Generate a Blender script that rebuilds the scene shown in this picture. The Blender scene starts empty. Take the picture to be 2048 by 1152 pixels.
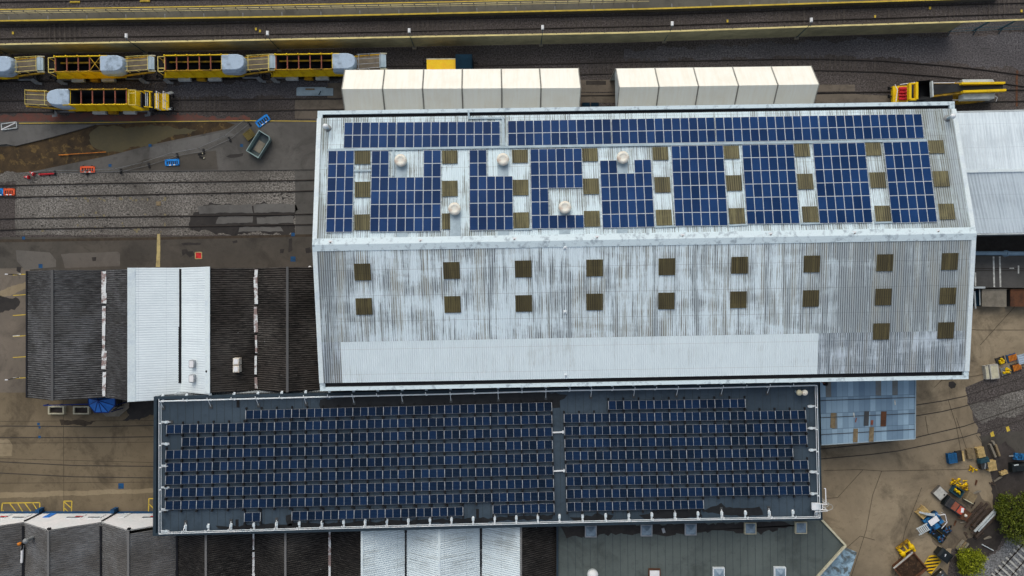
import bpy, math, random
from mathutils import Vector, Matrix
rnd = random.Random(7)
scene = bpy.context.scene
COL = scene.collection
H, K = 91.0, 0.067          # camera height; metres per photo pixel at ground level

def P(u, v, z=0.0):
    s = K*(H-z)/H
    return Vector(((u-1024)*s, (576-v)*s, z))
def mpx(px, z=0.0): return px*K*(H-z)/H

# ------------------------------------------------------------------ materials
def lin(c):
    c = c/255.0
    return c/12.92 if c <= 0.04045 else ((c+0.055)/1.055)**2.4
WB = (0.98, 1.0, 0.96)
def A(r, g, b, k=1.0):      # colour as judged in daylight -> base colour
    return tuple(min(0.85, lin(c)*k*w/0.80) for c, w in zip((r, g, b), WB))

class G:
    def __init__(s, name, rough=0.8, metal=0.0, spec=0.3):
        s.m = bpy.data.materials.new(name); s.m.use_nodes = True
        s.nt = s.m.node_tree; s.b = s.nt.nodes['Principled BSDF']
        s.b.inputs['Roughness'].default_value = rough
        s.b.inputs['Metallic'].default_value = metal
        s.b.inputs['Specular IOR Level'].default_value = spec
    def n(s, t, **kw):
        x = s.nt.nodes.new(t)
        for k, v in kw.items(): setattr(x, k, v)
        return x
    def put(s, sock, val):
        if isinstance(val, bpy.types.NodeSocket): s.nt.links.new(val, sock)
        else:
            if isinstance(val, (tuple, list)) and len(val) == 3 and len(sock.default_value) == 4: val = (*val, 1)
            sock.default_value = val
    def obj(s): return s.n('ShaderNodeTexCoord').outputs['Object']
    def uv(s): return s.n('ShaderNodeTexCoord').outputs['UV']
    def rand(s): return s.n('ShaderNodeObjectInfo').outputs['Random']
    def scale(s, vec, sc, loc=(0, 0, 0)):
        x = s.n('ShaderNodeMapping'); s.put(x.inputs['Vector'], vec)
        x.inputs['Scale'].default_value = sc; x.inputs['Location'].default_value = loc
        return x.outputs['Vector']
    def noise(s, vec, sc, detail=3.0, rough=0.6, dist=0.0):
        x = s.n('ShaderNodeTexNoise'); s.put(x.inputs['Vector'], vec)
        x.inputs['Scale'].default_value = sc; x.inputs['Detail'].default_value = detail
        x.inputs['Roughness'].default_value = rough; x.inputs['Distortion'].default_value = dist
        return x.outputs['Fac']
    def vor(s, vec, sc, out='Color'):
        x = s.n('ShaderNodeTexVoronoi'); s.put(x.inputs['Vector'], vec)
        x.inputs['Scale'].default_value = sc
        return x.outputs[out]
    def step(s, f, a, b, lo=0.0, hi=1.0):
        x = s.n('ShaderNodeMapRange'); x.clamp = True
        s.put(x.inputs['Value'], f)
        for k, v in zip(('From Min', 'From Max', 'To Min', 'To Max'), (a, b, lo, hi)): x.inputs[k].default_value = v
        return x.outputs['Result']
    def math(s, op, a, b=0.0):
        x = s.n('ShaderNodeMath', operation=op); s.put(x.inputs[0], a); s.put(x.inputs[1], b)
        return x.outputs[0]
    def mix(s, f, a, b, mode='MIX'):
        x = s.n('ShaderNodeMix', data_type='RGBA', blend_type=mode)
        s.put(x.inputs[0], f); s.put(x.inputs[6], a); s.put(x.inputs[7], b)
        return x.outputs[2]
    def sep(s, vec):
        x = s.n('ShaderNodeSeparateXYZ'); s.put(x.inputs[0], vec); return x.outputs
    def col(s, c): s.put(s.b.inputs['Base Color'], c); return s
    def bump(s, h, strength=0.4, dist=0.05):
        x = s.n('ShaderNodeBump'); x.inputs['Strength'].default_value = strength
        x.inputs['Distance'].default_value = dist; s.put(x.inputs['Height'], h)
        s.put(s.b.inputs['Normal'], x.outputs['Normal']); return s

def pm(name, c1, c2=None, scale=2.0, rough=0.75, metal=0.0, spec=0.3, lo=0.42, hi=0.62, detail=5):
    g = G(name, rough, metal, spec); v = g.obj()
    if c2 is None: c2 = tuple(x*0.75 for x in c1)
    f = g.step(g.noise(v, scale, detail, 0.65), lo, hi)
    c = g.mix(f, c1, c2)
    g.col(g.mix(g.step(g.noise(v, scale*9, 3), 0.3, 0.7, 0.0, 0.35 if scale > 0.2 else 0.04), c, tuple(x*0.6 for x in c1)))
    return g.m

def gravel(name, c1, c2, dark, big=0.1, amt=0.7, fine=5.0):
    g = G(name, 0.95, 0, 0.15); v = g.obj()
    f = g.step(g.noise(v, fine, 4, 0.9), 0.43, 0.58)
    c = g.mix(f, c1, c2)
    sp = g.step(g.noise(g.scale(v, (1, 1, 1), (31, 7, 0)), fine*0.7, 3, 0.8), 0.60, 0.68, 0, 0.85)
    c = g.mix(sp, c, tuple(min(0.8, x*1.7) for x in c2))
    f2 = g.step(g.noise(v, big, 6, 0.62, 0.4), 0.42, 0.66, 0, amt)
    c = g.mix(f2, c, dark)
    f3 = g.step(g.noise(g.scale(v, (1, 1, 1), (9, 3, 0)), 1.1, 5, 0.75), 0.6, 0.74, 0, 0.65)
    c = g.mix(f3, c, tuple(x*0.5 for x in dark))
    g.col(c).bump(g.noise(v, fine, 4, 0.8), 0.7, 0.06)
    return g.m

def concrete(name, c1, c2, stain, big=0.09, stain_amt=0.75, rough=0.85, th=(0.5, 0.68)):
    g = G(name, rough, 0, 0.25); v = g.obj()
    c = g.mix(g.step(g.noise(v, big, 7, 0.66, 0.3), 0.38, 0.64), c1, c2)
    c = g.mix(g.step(g.noise(g.scale(v, (1, 1, 1), (17, 5, 0)), big*2.2, 8, 0.7, 0.6), th[0], th[1], 0, stain_amt), c, stain)
    c = g.mix(g.step(g.noise(v, 1.7, 6, 0.75), 0.55, 0.75, 0, 0.5), c, tuple(x*0.62 for x in stain))
    c = g.mix(g.step(g.noise(g.scale(v, (1, 1, 1), (3, 55, 0)), 0.9, 7, 0.75), 0.56, 0.72, 0, 0.35), c, tuple(min(.8, x*1.5) for x in c2))
    c = g.mix(g.step(g.noise(v, 9.0, 3, 0.7), 0.35, 0.65, 0.0, 0.28), c, tuple(x*0.7 for x in c1))
    g.col(c).bump(g.noise(v, 6, 5, 0.8), 0.25, 0.02)
    return g.m

def roof_weather(name, base, dirt, dirt2, amount=0.5, pitch=0.26, cover=0.5, rough=0.55, xr=None, mossy=0.0):
    """corrugated sheeting; UV in metres (x across the corrugations, y down the slope)"""
    g = G(name, rough, 0, 0.35); v = g.uv()
    s1 = g.noise(g.scale(v, (0.9, 0.05, 1)), 1.0, 3, 0.7)
    s2 = g.noise(g.scale(v, (7.0, 0.16, 1), (5, 1, 0)), 1.0, 5, 0.82)
    area = g.noise(g.scale(v, (0.07, 0.22, 1), (2, 8, 0)), 1.0, 4, 0.6, 0.5)
    a = g.math('ADD', g.math('MULTIPLY', s1, 0.3), g.math('MULTIPLY', s2, 0.7))
    a = g.math('ADD', a, g.math('MULTIPLY', g.math('SUBTRACT', area, 0.5), 0.36))
    if xr:
        end = g.math('MAXIMUM', g.step(g.sep(v)[0], xr[2], xr[3], 0, 1), g.step(g.sep(v)[0], xr[0], xr[1], 1, 0))
        a = g.math('ADD', a, g.math('MULTIPLY', end, 0.065))
        base = g.mix(end, base, tuple(q*0.72 for q in base))
    f = g.step(a, cover-0.015, cover+0.04, 0, amount)
    x = g.sep(v)[0]
    groove = g.step(g.math('SINE', g.math('MULTIPLY', x, 2*math.pi/pitch)), -0.6, 0.6, 0.45, 1.0)
    f = g.math('MULTIPLY', f, groove)
    hue = g.step(g.noise(g.scale(v, (0.8, 0.05, 1), (40, 3, 0)), 1.0, 3), 0.45, 0.6)
    c = g.mix(g.step(g.noise(g.scale(v, (0.5, 0.4, 1)), 1.0, 6, 0.7), 0.35, 0.7, 0, 0.5), base, g.mix(1.0, base, (0.84, 0.85, 0.86), 'MULTIPLY'))
    c = g.mix(f, c, g.mix(hue, dirt, dirt2))
    lap = g.math('FRACT', g.math('DIVIDE', g.sep(v)[1], 3.05))
    c = g.mix(g.step(lap, 0.985, 0.988, 0, 0.45), c, dirt)
    if mossy: 
        ms = g.step(g.noise(g.scale(v, (1.2, 1.2, 1)), 3.0, 5, 0.8), 0.56, 0.64, 0, mossy)
        c = g.mix(ms, c, tuple(d*0.6 for d in dirt))
    g.col(c)
    return g.m

def dark_roof(name, c1, c2, black, pitch=0.27, spec_amt=0.85, lines=0.75):
    """old dark sheeting with moss lines running down the corrugations"""
    g = G(name, 0.9, 0, 0.2); v = g.uv()
    c = g.mix(g.step(g.noise(v, 0.22, 5, 0.6), 0.38, 0.62), c1, c2)
    n1 = g.noise(g.scale(v, (7.0, 0.9, 1)), 1.0, 5, 0.78)
    n2 = g.noise(g.scale(v, (0.12, 0.12, 1), (4, 9, 0)), 1.0, 4, 0.6)
    f = g.step(g.math('ADD', n1, g.math('MULTIPLY', g.math('SUBTRACT', n2, 0.5), 0.45)), 0.42, 0.60, 0, spec_amt)
    c = g.mix(f, c, black)
    x = g.sep(v)[0]
    groove = g.step(g.math('SINE', g.math('MULTIPLY', x, 2*math.pi/pitch)), 0.1, 0.9, 0.0, lines)
    c = g.mix(groove, c, tuple(b*0.7 for b in black))
    sp = g.step(g.noise(g.scale(v, (1, 1, 1), (77, 2, 0)), 2.2, 2, 0.5), 0.74, 0.78, 0, 0.7)
    c = g.mix(sp, c, (0.35, 0.36, 0.36))
    g.col(c)
    return g.m

def panel_mat(name, c1, c2, line, nx, ny, wx, wy, rough=0.18, amt=0.5):
    g = G(name, rough, 0, 0.07); v = g.uv(); xyz = g.sep(v)
    c = g.mix(g.rand(), c1, c2)
    def ln(sock, n, w):
        f = g.math('FRACT', g.math('MULTIPLY', sock, n))
        f = g.math('ABSOLUTE', g.math('SUBTRACT', f, 0.5))
        return g.step(f, 0.5-w, 0.5-w*0.6, 0, amt)
    f = g.math('MAXIMUM', ln(xyz[0], nx, wx), ln(xyz[1], ny, wy))
    c = g.mix(f, c, line)
    dust = g.step(g.noise(g.obj(), 0.8, 4), 0.45, 0.75, 0, 0.08)
    big = g.noise(g.n('ShaderNodeNewGeometry').outputs['Position'], 0.16, 4, 0.6)
    c = g.mix(g.step(big, 0.35, 0.65, 0, 0.45), c, tuple(x*0.62 for x in c1))
    g.col(g.mix(dust, c, tuple(x*1.8+0.01 for x in c1)))
    return g.m

M = {}
M['ground'] = gravel('trackbed_gravel', A(52, 47, 45), A(98, 91, 89), A(50, 46, 44), 0.07, 0.6)
M['gravel_blue'] = gravel('clean_gravel', A(58, 56, 58), A(104, 100, 102), A(60, 57, 58), 0.08, 0.5)
M['ballast'] = gravel('pale_ballast', A(64, 61, 58), A(136, 131, 126), A(76, 72, 68), 0.09, 0.8, 4.6)
M['ballast_clean'] = gravel('fresh_ballast', A(72, 72, 73), A(132, 132, 134), A(84, 82, 80), 0.15, 0.7, 4.5)
M['asphalt'] = concrete('yard_asphalt', A(92, 89, 86), A(68, 66, 63), A(54, 52, 50), 0.12)
M['asphalt_dark'] = concrete('old_asphalt', A(80, 75, 69), A(60, 57, 53), A(44, 41, 38), 0.12)
M['slab_grey'] = concrete('grey_slab', A(98, 96, 94), A(82, 80, 78), A(64, 62, 60))
M['patch_grey'] = concrete('pale_patch', A(98, 93, 88), A(86, 82, 78), A(72, 68, 64))
M['conc_brown'] = concrete('brown_concrete', A(114, 101, 82), A(92, 81, 64), A(62, 54, 43), 0.09, 0.9)
M['conc_tan'] = concrete('tan_concrete', A(146, 131, 109), A(106, 94, 78), A(72, 64, 53), 0.075, 0.9)
M['dirty_conc'] = concrete('dirty_concrete', A(112, 100, 85), A(88, 79, 68), A(58, 52, 45), 0.15, 0.9)
M['conc_pale'] = concrete('worn_pale_concrete', A(136, 122, 100), A(120, 106, 84), A(100, 88, 70))
M['conc_left'] = concrete('left_concrete', A(112, 102, 92), A(92, 85, 77), A(70, 64, 58))
M['oily'] = concrete('oily_slab', A(34, 31, 29), A(52, 48, 45), A(20, 18, 17), 0.2, 0.9, 0.5)
M['sleeper_slab'] = concrete('timber_crossing', A(108, 98, 88), A(92, 84, 75), A(66, 60, 54), 0.3)
M['mud'] = concrete('mud', A(72, 58, 40), A(40, 34, 28), A(104, 84, 50), 0.45, 0.85, 0.95, (0.54, 0.62))
M['puddle'] = pm('muddy_puddle', A(74, 66, 40), A(66, 60, 38), 0.3, 0.5)
M['soil'] = concrete('dark_soil', A(50, 45, 42), A(68, 62, 60), A(30, 27, 25), 0.2, 0.8)
M['stain'] = pm('oil_stain', A(46, 42, 39), A(34, 31, 29), 1.0, 0.6)
M['dark_tone'] = pm('rail_shade_grime', A(54, 49, 45), A(64, 59, 55), 1.5, 0.9)  # dark tone: grime, with the shadow along the rails put into colour
M['joint_pale'] = pm('yellowed_stone', A(122, 112, 86), A(104, 96, 78), 1.5, 0.9)
M['joint'] = pm('slab_joint', A(66, 57, 47), A(52, 45, 38), 1.5, 0.9)
M['rust_ground'] = pm('rust_red_ballast', A(104, 66, 58), A(84, 68, 62), 0.9, 0.95, lo=0.4, hi=0.6)
M['rail'] = pm('rail_steel', A(56, 50, 46), A(40, 35, 32), 1.0, 0.45, 0.4)
M['rail_worn'] = pm('worn_rail', A(110, 105, 100), A(70, 62, 56), 1.0, 0.4, 0.6)
M['sleeper'] = pm('sleeper', A(84, 77, 72), A(62, 57, 54), 1.5, 0.9)
M['sleeper_pale'] = pm('pale_sleeper', A(176, 174, 168), A(150, 148, 144), 1.5, 0.9)
M['ypaint'] = pm('yellow_paint', A(196, 168, 62), A(150, 128, 60), 1.3, 0.8, lo=0.45, hi=0.7)
M['ypale'] = pm('pale_yellow_paint', A(176, 160, 110), A(140, 126, 92), 1.3, 0.85)
M['wpaint'] = pm('white_paint', A(214, 212, 205), A(160, 156, 148), 2.0, 0.8)
M['bpaint'] = pm('blue_paint', A(20, 72, 116), A(28, 58, 86), 2.0, 0.8)
M['rpaint'] = pm('red_paint', A(196, 44, 46), A(150, 44, 44), 2.0, 0.8)
M['platform'] = concrete('platform_surface', A(96, 92, 82), A(78, 75, 68), A(60, 58, 54), 0.1)
# roofs
M['roofN'] = roof_weather('white_sheet_streaked', A(198, 212, 230), A(92, 90, 78), A(126, 132, 138), 0.9, 0.26, 0.495, xr=(0.5, 1.5, 66, 73))
M['roofS'] = roof_weather('white_sheet_weathered', A(199, 211, 228), A(76, 80, 84), A(114, 110, 98), 0.92, 0.26, 0.484, xr=(0.5, 6, 54, 66))
M['roofG'] = roof_weather('grey_sheet_weathered', A(180, 190, 200), A(76, 83, 89), A(104, 104, 100), 0.95, 0.26, 0.445)
M['roofW'] = roof_weather('new_white_sheet', A(202, 212, 218), A(150, 152, 148), A(160, 164, 166), 0.55, 0.26, 0.57)
M['roof_white2'] = roof_weather('white_metal_sheet', A(206, 214, 223), A(164, 174, 184), A(168, 174, 180), 0.35, 0.30, 0.53)
M['roof_streak'] = roof_weather('white_fibre_sheet', A(196, 206, 212), A(120, 124, 124), A(150, 152, 146), 0.75, 0.27, 0.53)
M['roof_right'] = roof_weather('standing_seam_white', A(196, 206, 214), A(140, 150, 160), A(150, 158, 166), 0.5, 0.42, 0.49)
M['darkU'] = dark_roof('dark_fibre_sheet', A(106, 106, 108), A(86, 85, 85), A(27, 25, 25), 0.27, 0.78)
M['darkU2'] = dark_roof('shaded_mossy_sheet', A(76, 72, 69), A(60, 55, 52), A(18, 17, 16), 0.27, 0.92)  # mossy sheet darkened further: shade beside the big shed put into colour
M['darkV'] = dark_roof('grey_fibre_sheet', A(126, 126, 128), A(100, 97, 95), A(48, 46, 45), 0.27, 0.6, 0.6)
M['darkV2'] = dark_roof('black_fibre_sheet', A(68, 65, 63), A(52, 49, 47), A(16, 15, 15), 0.27, 0.92)
M['flash'] = pm('white_flashing', A(206, 217, 230), A(184, 196, 208), 0.6, 0.5, lo=0.5, hi=0.75)
M['flash_d'] = pm('stained_flashing', A(198, 212, 226), A(140, 152, 162), 1.3, 0.55, lo=0.52, hi=0.68)
M['gutter'] = pm('gutter_dark', A(22, 22, 26), A(14, 14, 18), 1.0, 0.5)
M['flaky'] = pm('flaking_gutter', A(206, 208, 210), A(122, 98, 94), 1.1, 0.8, lo=0.48, hi=0.56)
M['wall_grey'] = pm('wall_sheet', A(150, 156, 160), A(122, 128, 134), 0.5, 0.7)
M['wall_dark'] = pm('wall_dark', A(70, 72, 74), A(52, 54, 56), 0.5, 0.8)
M['wall_white'] = pm('white_boards', A(226, 229, 232), A(206, 210, 214), 0.4, 0.6)
M['wall_brick'] = pm('brick_wall', A(112, 78, 62), A(90, 62, 50), 1.2, 0.9)
M['skylight'] = roof_weather('olive_rooflight', A(108, 102, 72), A(48, 45, 32), A(74, 69, 48), 0.95, 0.26, 0.45)
M['skylight2'] = roof_weather('brown_rooflight', A(86, 78, 50), A(44, 39, 26), A(60, 54, 36), 0.9, 0.26, 0.44)
M['felt'] = concrete('blue_grey_felt', A(60, 73, 85), A(47, 59, 70), A(37, 46, 54), 0.1, 0.75, 0.65)
M['felt_edge'] = pm('felt_edge', A(40, 54, 64), A(33, 45, 55), 0.5, 0.6)
M['felt_green'] = concrete('green_grey_felt', A(88, 95, 93), A(72, 79, 78), A(56, 60, 58), 0.1, 0.75, 0.7)
M['felt_seam'] = pm('felt_seam', A(48, 57, 63), A(42, 51, 57), 0.5, 0.7)
M['wet'] = pm('wet_felt', A(27, 28, 30), A(34, 36, 38), 0.8, 0.5, 0, 0.25)
M['pv'] = panel_mat('solar_glass_blue', A(10, 38, 76), A(24, 56, 102), A(90, 114, 146), 6, 10, 0.10, 0.10, 0.3, 0.14)
M['pvd'] = panel_mat('solar_glass_navy', A(8, 21, 38), A(15, 36, 66), A(70, 92, 116), 1, 6, 0.0, 0.09, 0.3, 0.36)
M['alu'] = pm('aluminium_frame', A(196, 200, 206), A(166, 172, 178), 2.0, 0.5, 0.0)
M['alu_warm'] = pm('aluminium_strip', A(156, 158, 163), A(126, 130, 136), 1.0, 0.55, 0.0)
M['galv'] = pm('galvanised_steel', A(158, 174, 184), A(140, 156, 166), 0.8, 0.5, 0.0)
M['galv_w'] = pm('pale_galvanised', A(214, 224, 232), A(188, 200, 208), 1.5, 0.5, 0.0)
M['black'] = pm('black_rubber', A(26, 26, 28), A(18, 18, 20), 2.0, 0.8)
M['charcoal'] = pm('charcoal_steel', A(50, 50, 52), A(36, 36, 38), 1.5, 0.7)
M['vent'] = pm('vent_paint', A(226, 214, 204), A(190, 168, 152), 1.6, 0.6)
def tentmat():
    g = G('cream_pvc', 0.5, 0, 0.3); v = g.obj()
    c = g.mix(g.step(g.noise(g.scale(v, (2.2, 0.22, 0.3)), 1.0, 5, 0.7), 0.42, 0.68, 0, 0.4), A(230, 223, 208), A(206, 196, 178))
    c = g.mix(g.step(g.noise(v, 0.35, 5, 0.65), 0.48, 0.7, 0, 0.3), c, A(200, 192, 176))
    g.col(c); return g.m
M['tent'] = tentmat()
M['tent_line'] = pm('tent_frame', A(150, 147, 142), A(126, 124, 120), 1.0, 0.6)
M['yellow'] = pm('machine_yellow', A(222, 180, 8), A(176, 136, 18), 1.2, 0.55, lo=0.5, hi=0.74)
M['yellow_d'] = pm('dirty_yellow', A(170, 132, 22), A(84, 62, 24), 1.3, 0.65, lo=0.44, hi=0.62)
M['yellow_l'] = pm('light_yellow_steel', A(214, 196, 116), A(190, 164, 84), 1.2, 0.6)
M['rustred'] = pm('rust_red_steel', A(134, 76, 58), A(104, 60, 48), 1.3, 0.8)
M['rust'] = pm('rusty_steel', A(96, 62, 42), A(70, 46, 34), 1.2, 0.85)
M['hood'] = pm('pale_blue_hood', A(158, 174, 192), A(112, 124, 136), 1.1, 0.65, lo=0.5, hi=0.7)
M['belt'] = pm('conveyor_belt', A(108, 98, 84), A(86, 78, 68), 0.9, 0.8)
M['belt_k'] = pm('black_belt', A(34, 36, 38), A(26, 27, 29), 0.9, 0.7)
M['hopper_in'] = pm('hopper_interior', A(24, 26, 30), A(34, 34, 36), 1.0, 0.85)
M['grey'] = pm('grey_steel', A(128, 130, 132), A(100, 102, 104), 1.0, 0.7)
M['grey_l'] = pm('pale_grey_steel', A(184, 190, 192), A(160, 166, 170), 1.0, 0.6)
M['navy'] = pm('navy_cab', A(16, 38, 52), A(12, 30, 42), 0.9, 0.85, 0, 0.08)
M['loco_y'] = pm('loco_yellow', A(238, 178, 0), A(226, 164, 4), 0.8, 0.45)
M['fence'] = pm('olive_fence_boards', A(140, 134, 108), A(118, 113, 92), 0.5, 0.85)
M['fence_top'] = pm('fence_cap', A(206, 190, 132), A(180, 164, 116), 0.8, 0.8)
M['teal'] = pm('teal_steel', A(34, 66, 78), A(28, 54, 64), 1.0, 0.6)
M['barrier_b'] = pm('blue_plastic', A(24, 132, 214), A(20, 110, 184), 1.2, 0.5)
M['barrier_o'] = pm('orange_plastic', A(240, 92, 50), A(214, 78, 42), 1.2, 0.5)
M['red'] = pm('red_plastic', A(196, 36, 46), A(160, 30, 38), 1.2, 0.5)
M['white'] = pm('white_plastic', A(230, 230, 230), A(210, 210, 210), 1.2, 0.5)
M['wood'] = pm('new_timber', A(190, 164, 112), A(150, 126, 84), 2.5, 0.85)
M['wood_old'] = pm('weathered_timber', A(130, 114, 88), A(104, 90, 70), 2.5, 0.9)
M['sleeper_old'] = pm('old_sleeper_timber', A(74, 62, 54), A(52, 44, 40), 2.0, 0.9)
M['bluepal'] = pm('blue_pallet_paint', A(30, 88, 134), A(24, 66, 100), 1.5, 0.7)
M['blue_m'] = pm('blue_machine_paint', A(38, 108, 162), A(18, 42, 66), 2.4, 0.6, lo=0.42, hi=0.58)
M['canopy_b'] = pm('blue_canopy', A(44, 116, 204), A(36, 100, 180), 0.9, 0.5)
M['canopy_r'] = pm('blue_canopy_rib', A(16, 44, 110), A(14, 36, 92), 0.9, 0.5)
M['cream'] = pm('cream_kerb', A(186, 180, 156), A(160, 154, 134), 1.5, 0.8)
M['glass'] = pm('rooflight_glass', A(124, 142, 158), A(90, 108, 126), 0.7, 0.12, 0, 0.6)
M['olive'] = pm('olive_timber', A(104, 92, 52), A(80, 70, 42), 1.5, 0.9)
M['tub'] = pm('tub_glass_green', A(136, 156, 156), A(116, 136, 136), 0.8, 0.45)
M['tub_in'] = pm('tub_floor', A(74, 84, 86), A(60, 68, 70), 0.8, 0.6)
M['boxwood'] = pm('grey_boards', A(128, 120, 108), A(104, 98, 88), 1.0, 0.85)
M['pipe'] = pm('blue_grey_pipe', A(104, 128, 148), A(90, 112, 130), 0.7, 0.5)
M['skipmud'] = concrete('skip_spoil', A(56, 40, 28), A(38, 28, 20), A(84, 64, 46), 1.2, 0.9, 0.95, (0.52, 0.6))
M['redplate'] = pm('faded_red_plate', A(178, 78, 58), A(150, 62, 48), 1.5, 0.7)
M['bin'] = pm('black_bin', A(24, 30, 32), A(18, 22, 24), 1.0, 0.45)
M['orange'] = pm('orange_rope', A(200, 122, 44), A(150, 84, 40), 1.0, 0.8)

def patchwork():
    g = G('patched_blue_sheet', 0.6, 0, 0.3); v = g.uv(); xyz = g.sep(v)
    cx = g.math('FLOOR', g.math('DIVIDE', xyz[0], 0.70)); cy = g.math('FLOOR', g.math('DIVIDE', xyz[1], 2.1))
    cb = g.n('ShaderNodeCombineXYZ'); g.put(cb.inputs[0], cx); g.put(cb.inputs[1], cy)
    wn = g.n('ShaderNodeTexWhiteNoise', noise_dimensions='2D'); g.put(wn.inputs['Vector'], cb.outputs[0])
    r = wn.outputs['Value']
    c = g.mix(g.step(r, 0.1, 0.9), A(98, 120, 140), A(142, 166, 184))
    c = g.mix(g.step(r, 0.945, 0.95), c, A(104, 100, 92))
    c = g.mix(g.step(g.noise(v, 0.5, 5, 0.7), 0.4, 0.7, 0, 0.5), c, A(118, 140, 158))
    fx = g.math('FRACT', g.math('DIVIDE', xyz[0], 0.70)); fy = g.math('FRACT', g.math('DIVIDE', xyz[1], 2.1))
    c = g.mix(g.math('MAXIMUM', g.step(fx, 0.93, 0.95, 0, 0.45), g.step(fy, 0.965, 0.97, 0, 0.75)), c, A(70, 88, 104))
    c = g.mix(g.step(g.noise(g.scale(v, (2, 0.6, 1)), 0.7, 5, 0.7), 0.70, 0.73), c, A(150, 84, 64))
    g.col(c); return g.m
M['patch'] = patchwork()
def weathered_lead():
    g = G('weathered_lead', 0.5, 0, 0.4); v = g.obj()
    n = g.noise(v, 0.55, 7, 0.65, 1.2)
    c = g.mix(g.step(n, 0.4, 0.6), A(88, 108, 122), A(140, 166, 184))
    c = g.mix(g.step(g.noise(g.scale(v, (1, 1, 1), (6, 2, 0)), 0.5, 5, 0.6, 1), 0.54, 0.6, 0, 0.9), c, A(72, 76, 74))
    g.col(c); return g.m
M['lead'] = weathered_lead()
def hazard():
    g = G('hazard_stripes', 0.6); v = g.obj(); x = g.sep(v)
    d = g.math('ADD', x[0], g.math('MULTIPLY', x[1], 1.0))
    f = g.math('FRACT', g.math('MULTIPLY', d, 1.65))
    g.col(g.mix(g.step(f, 0.48, 0.54), A(214, 170, 24), A(44, 40, 34))); return g.m
M['hazard'] = hazard()
def leafmat(name, c1, c2):
    g = G(name, 0.6, 0, 0.25)
    x = g.n('ShaderNodeNewGeometry').outputs['Random Per Island']
    g.col(g.mix(x, c1, c2)); return g.m
M['leaf'] = leafmat('bush_leaf', (0.032, 0.052, 0.006), (0.145, 0.175, 0.014))
M['leaf2'] = leafmat('yellow_bush_leaf', (0.08, 0.11, 0.005), (0.30, 0.33, 0.012))
M['bark'] = pm('bark', A(70, 58, 46), A(50, 42, 34), 3.0, 0.95)

# ------------------------------------------------------------------ objects
XF = {}
def tag(o, label=None, cat=None, group=None, kind=None):
    if label: o['label'] = label
    if cat: o['category'] = cat
    if group: o['group'] = group
    if kind: o['kind'] = kind
    return o
def thing(name, label, cat, loc=(0, 0, 0), rotz=0.0, group=None, rot=None):
    o = bpy.data.objects.new(name, None); COL.objects.link(o); o.empty_display_size = 0.3
    m = Matrix.Translation(Vector(loc)) @ (rot.to_4x4() if rot is not None else Matrix.Rotation(rotz, 4, 'Z'))
    o.matrix_world = m; XF[o] = m
    return tag(o, label, cat, group)

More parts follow.
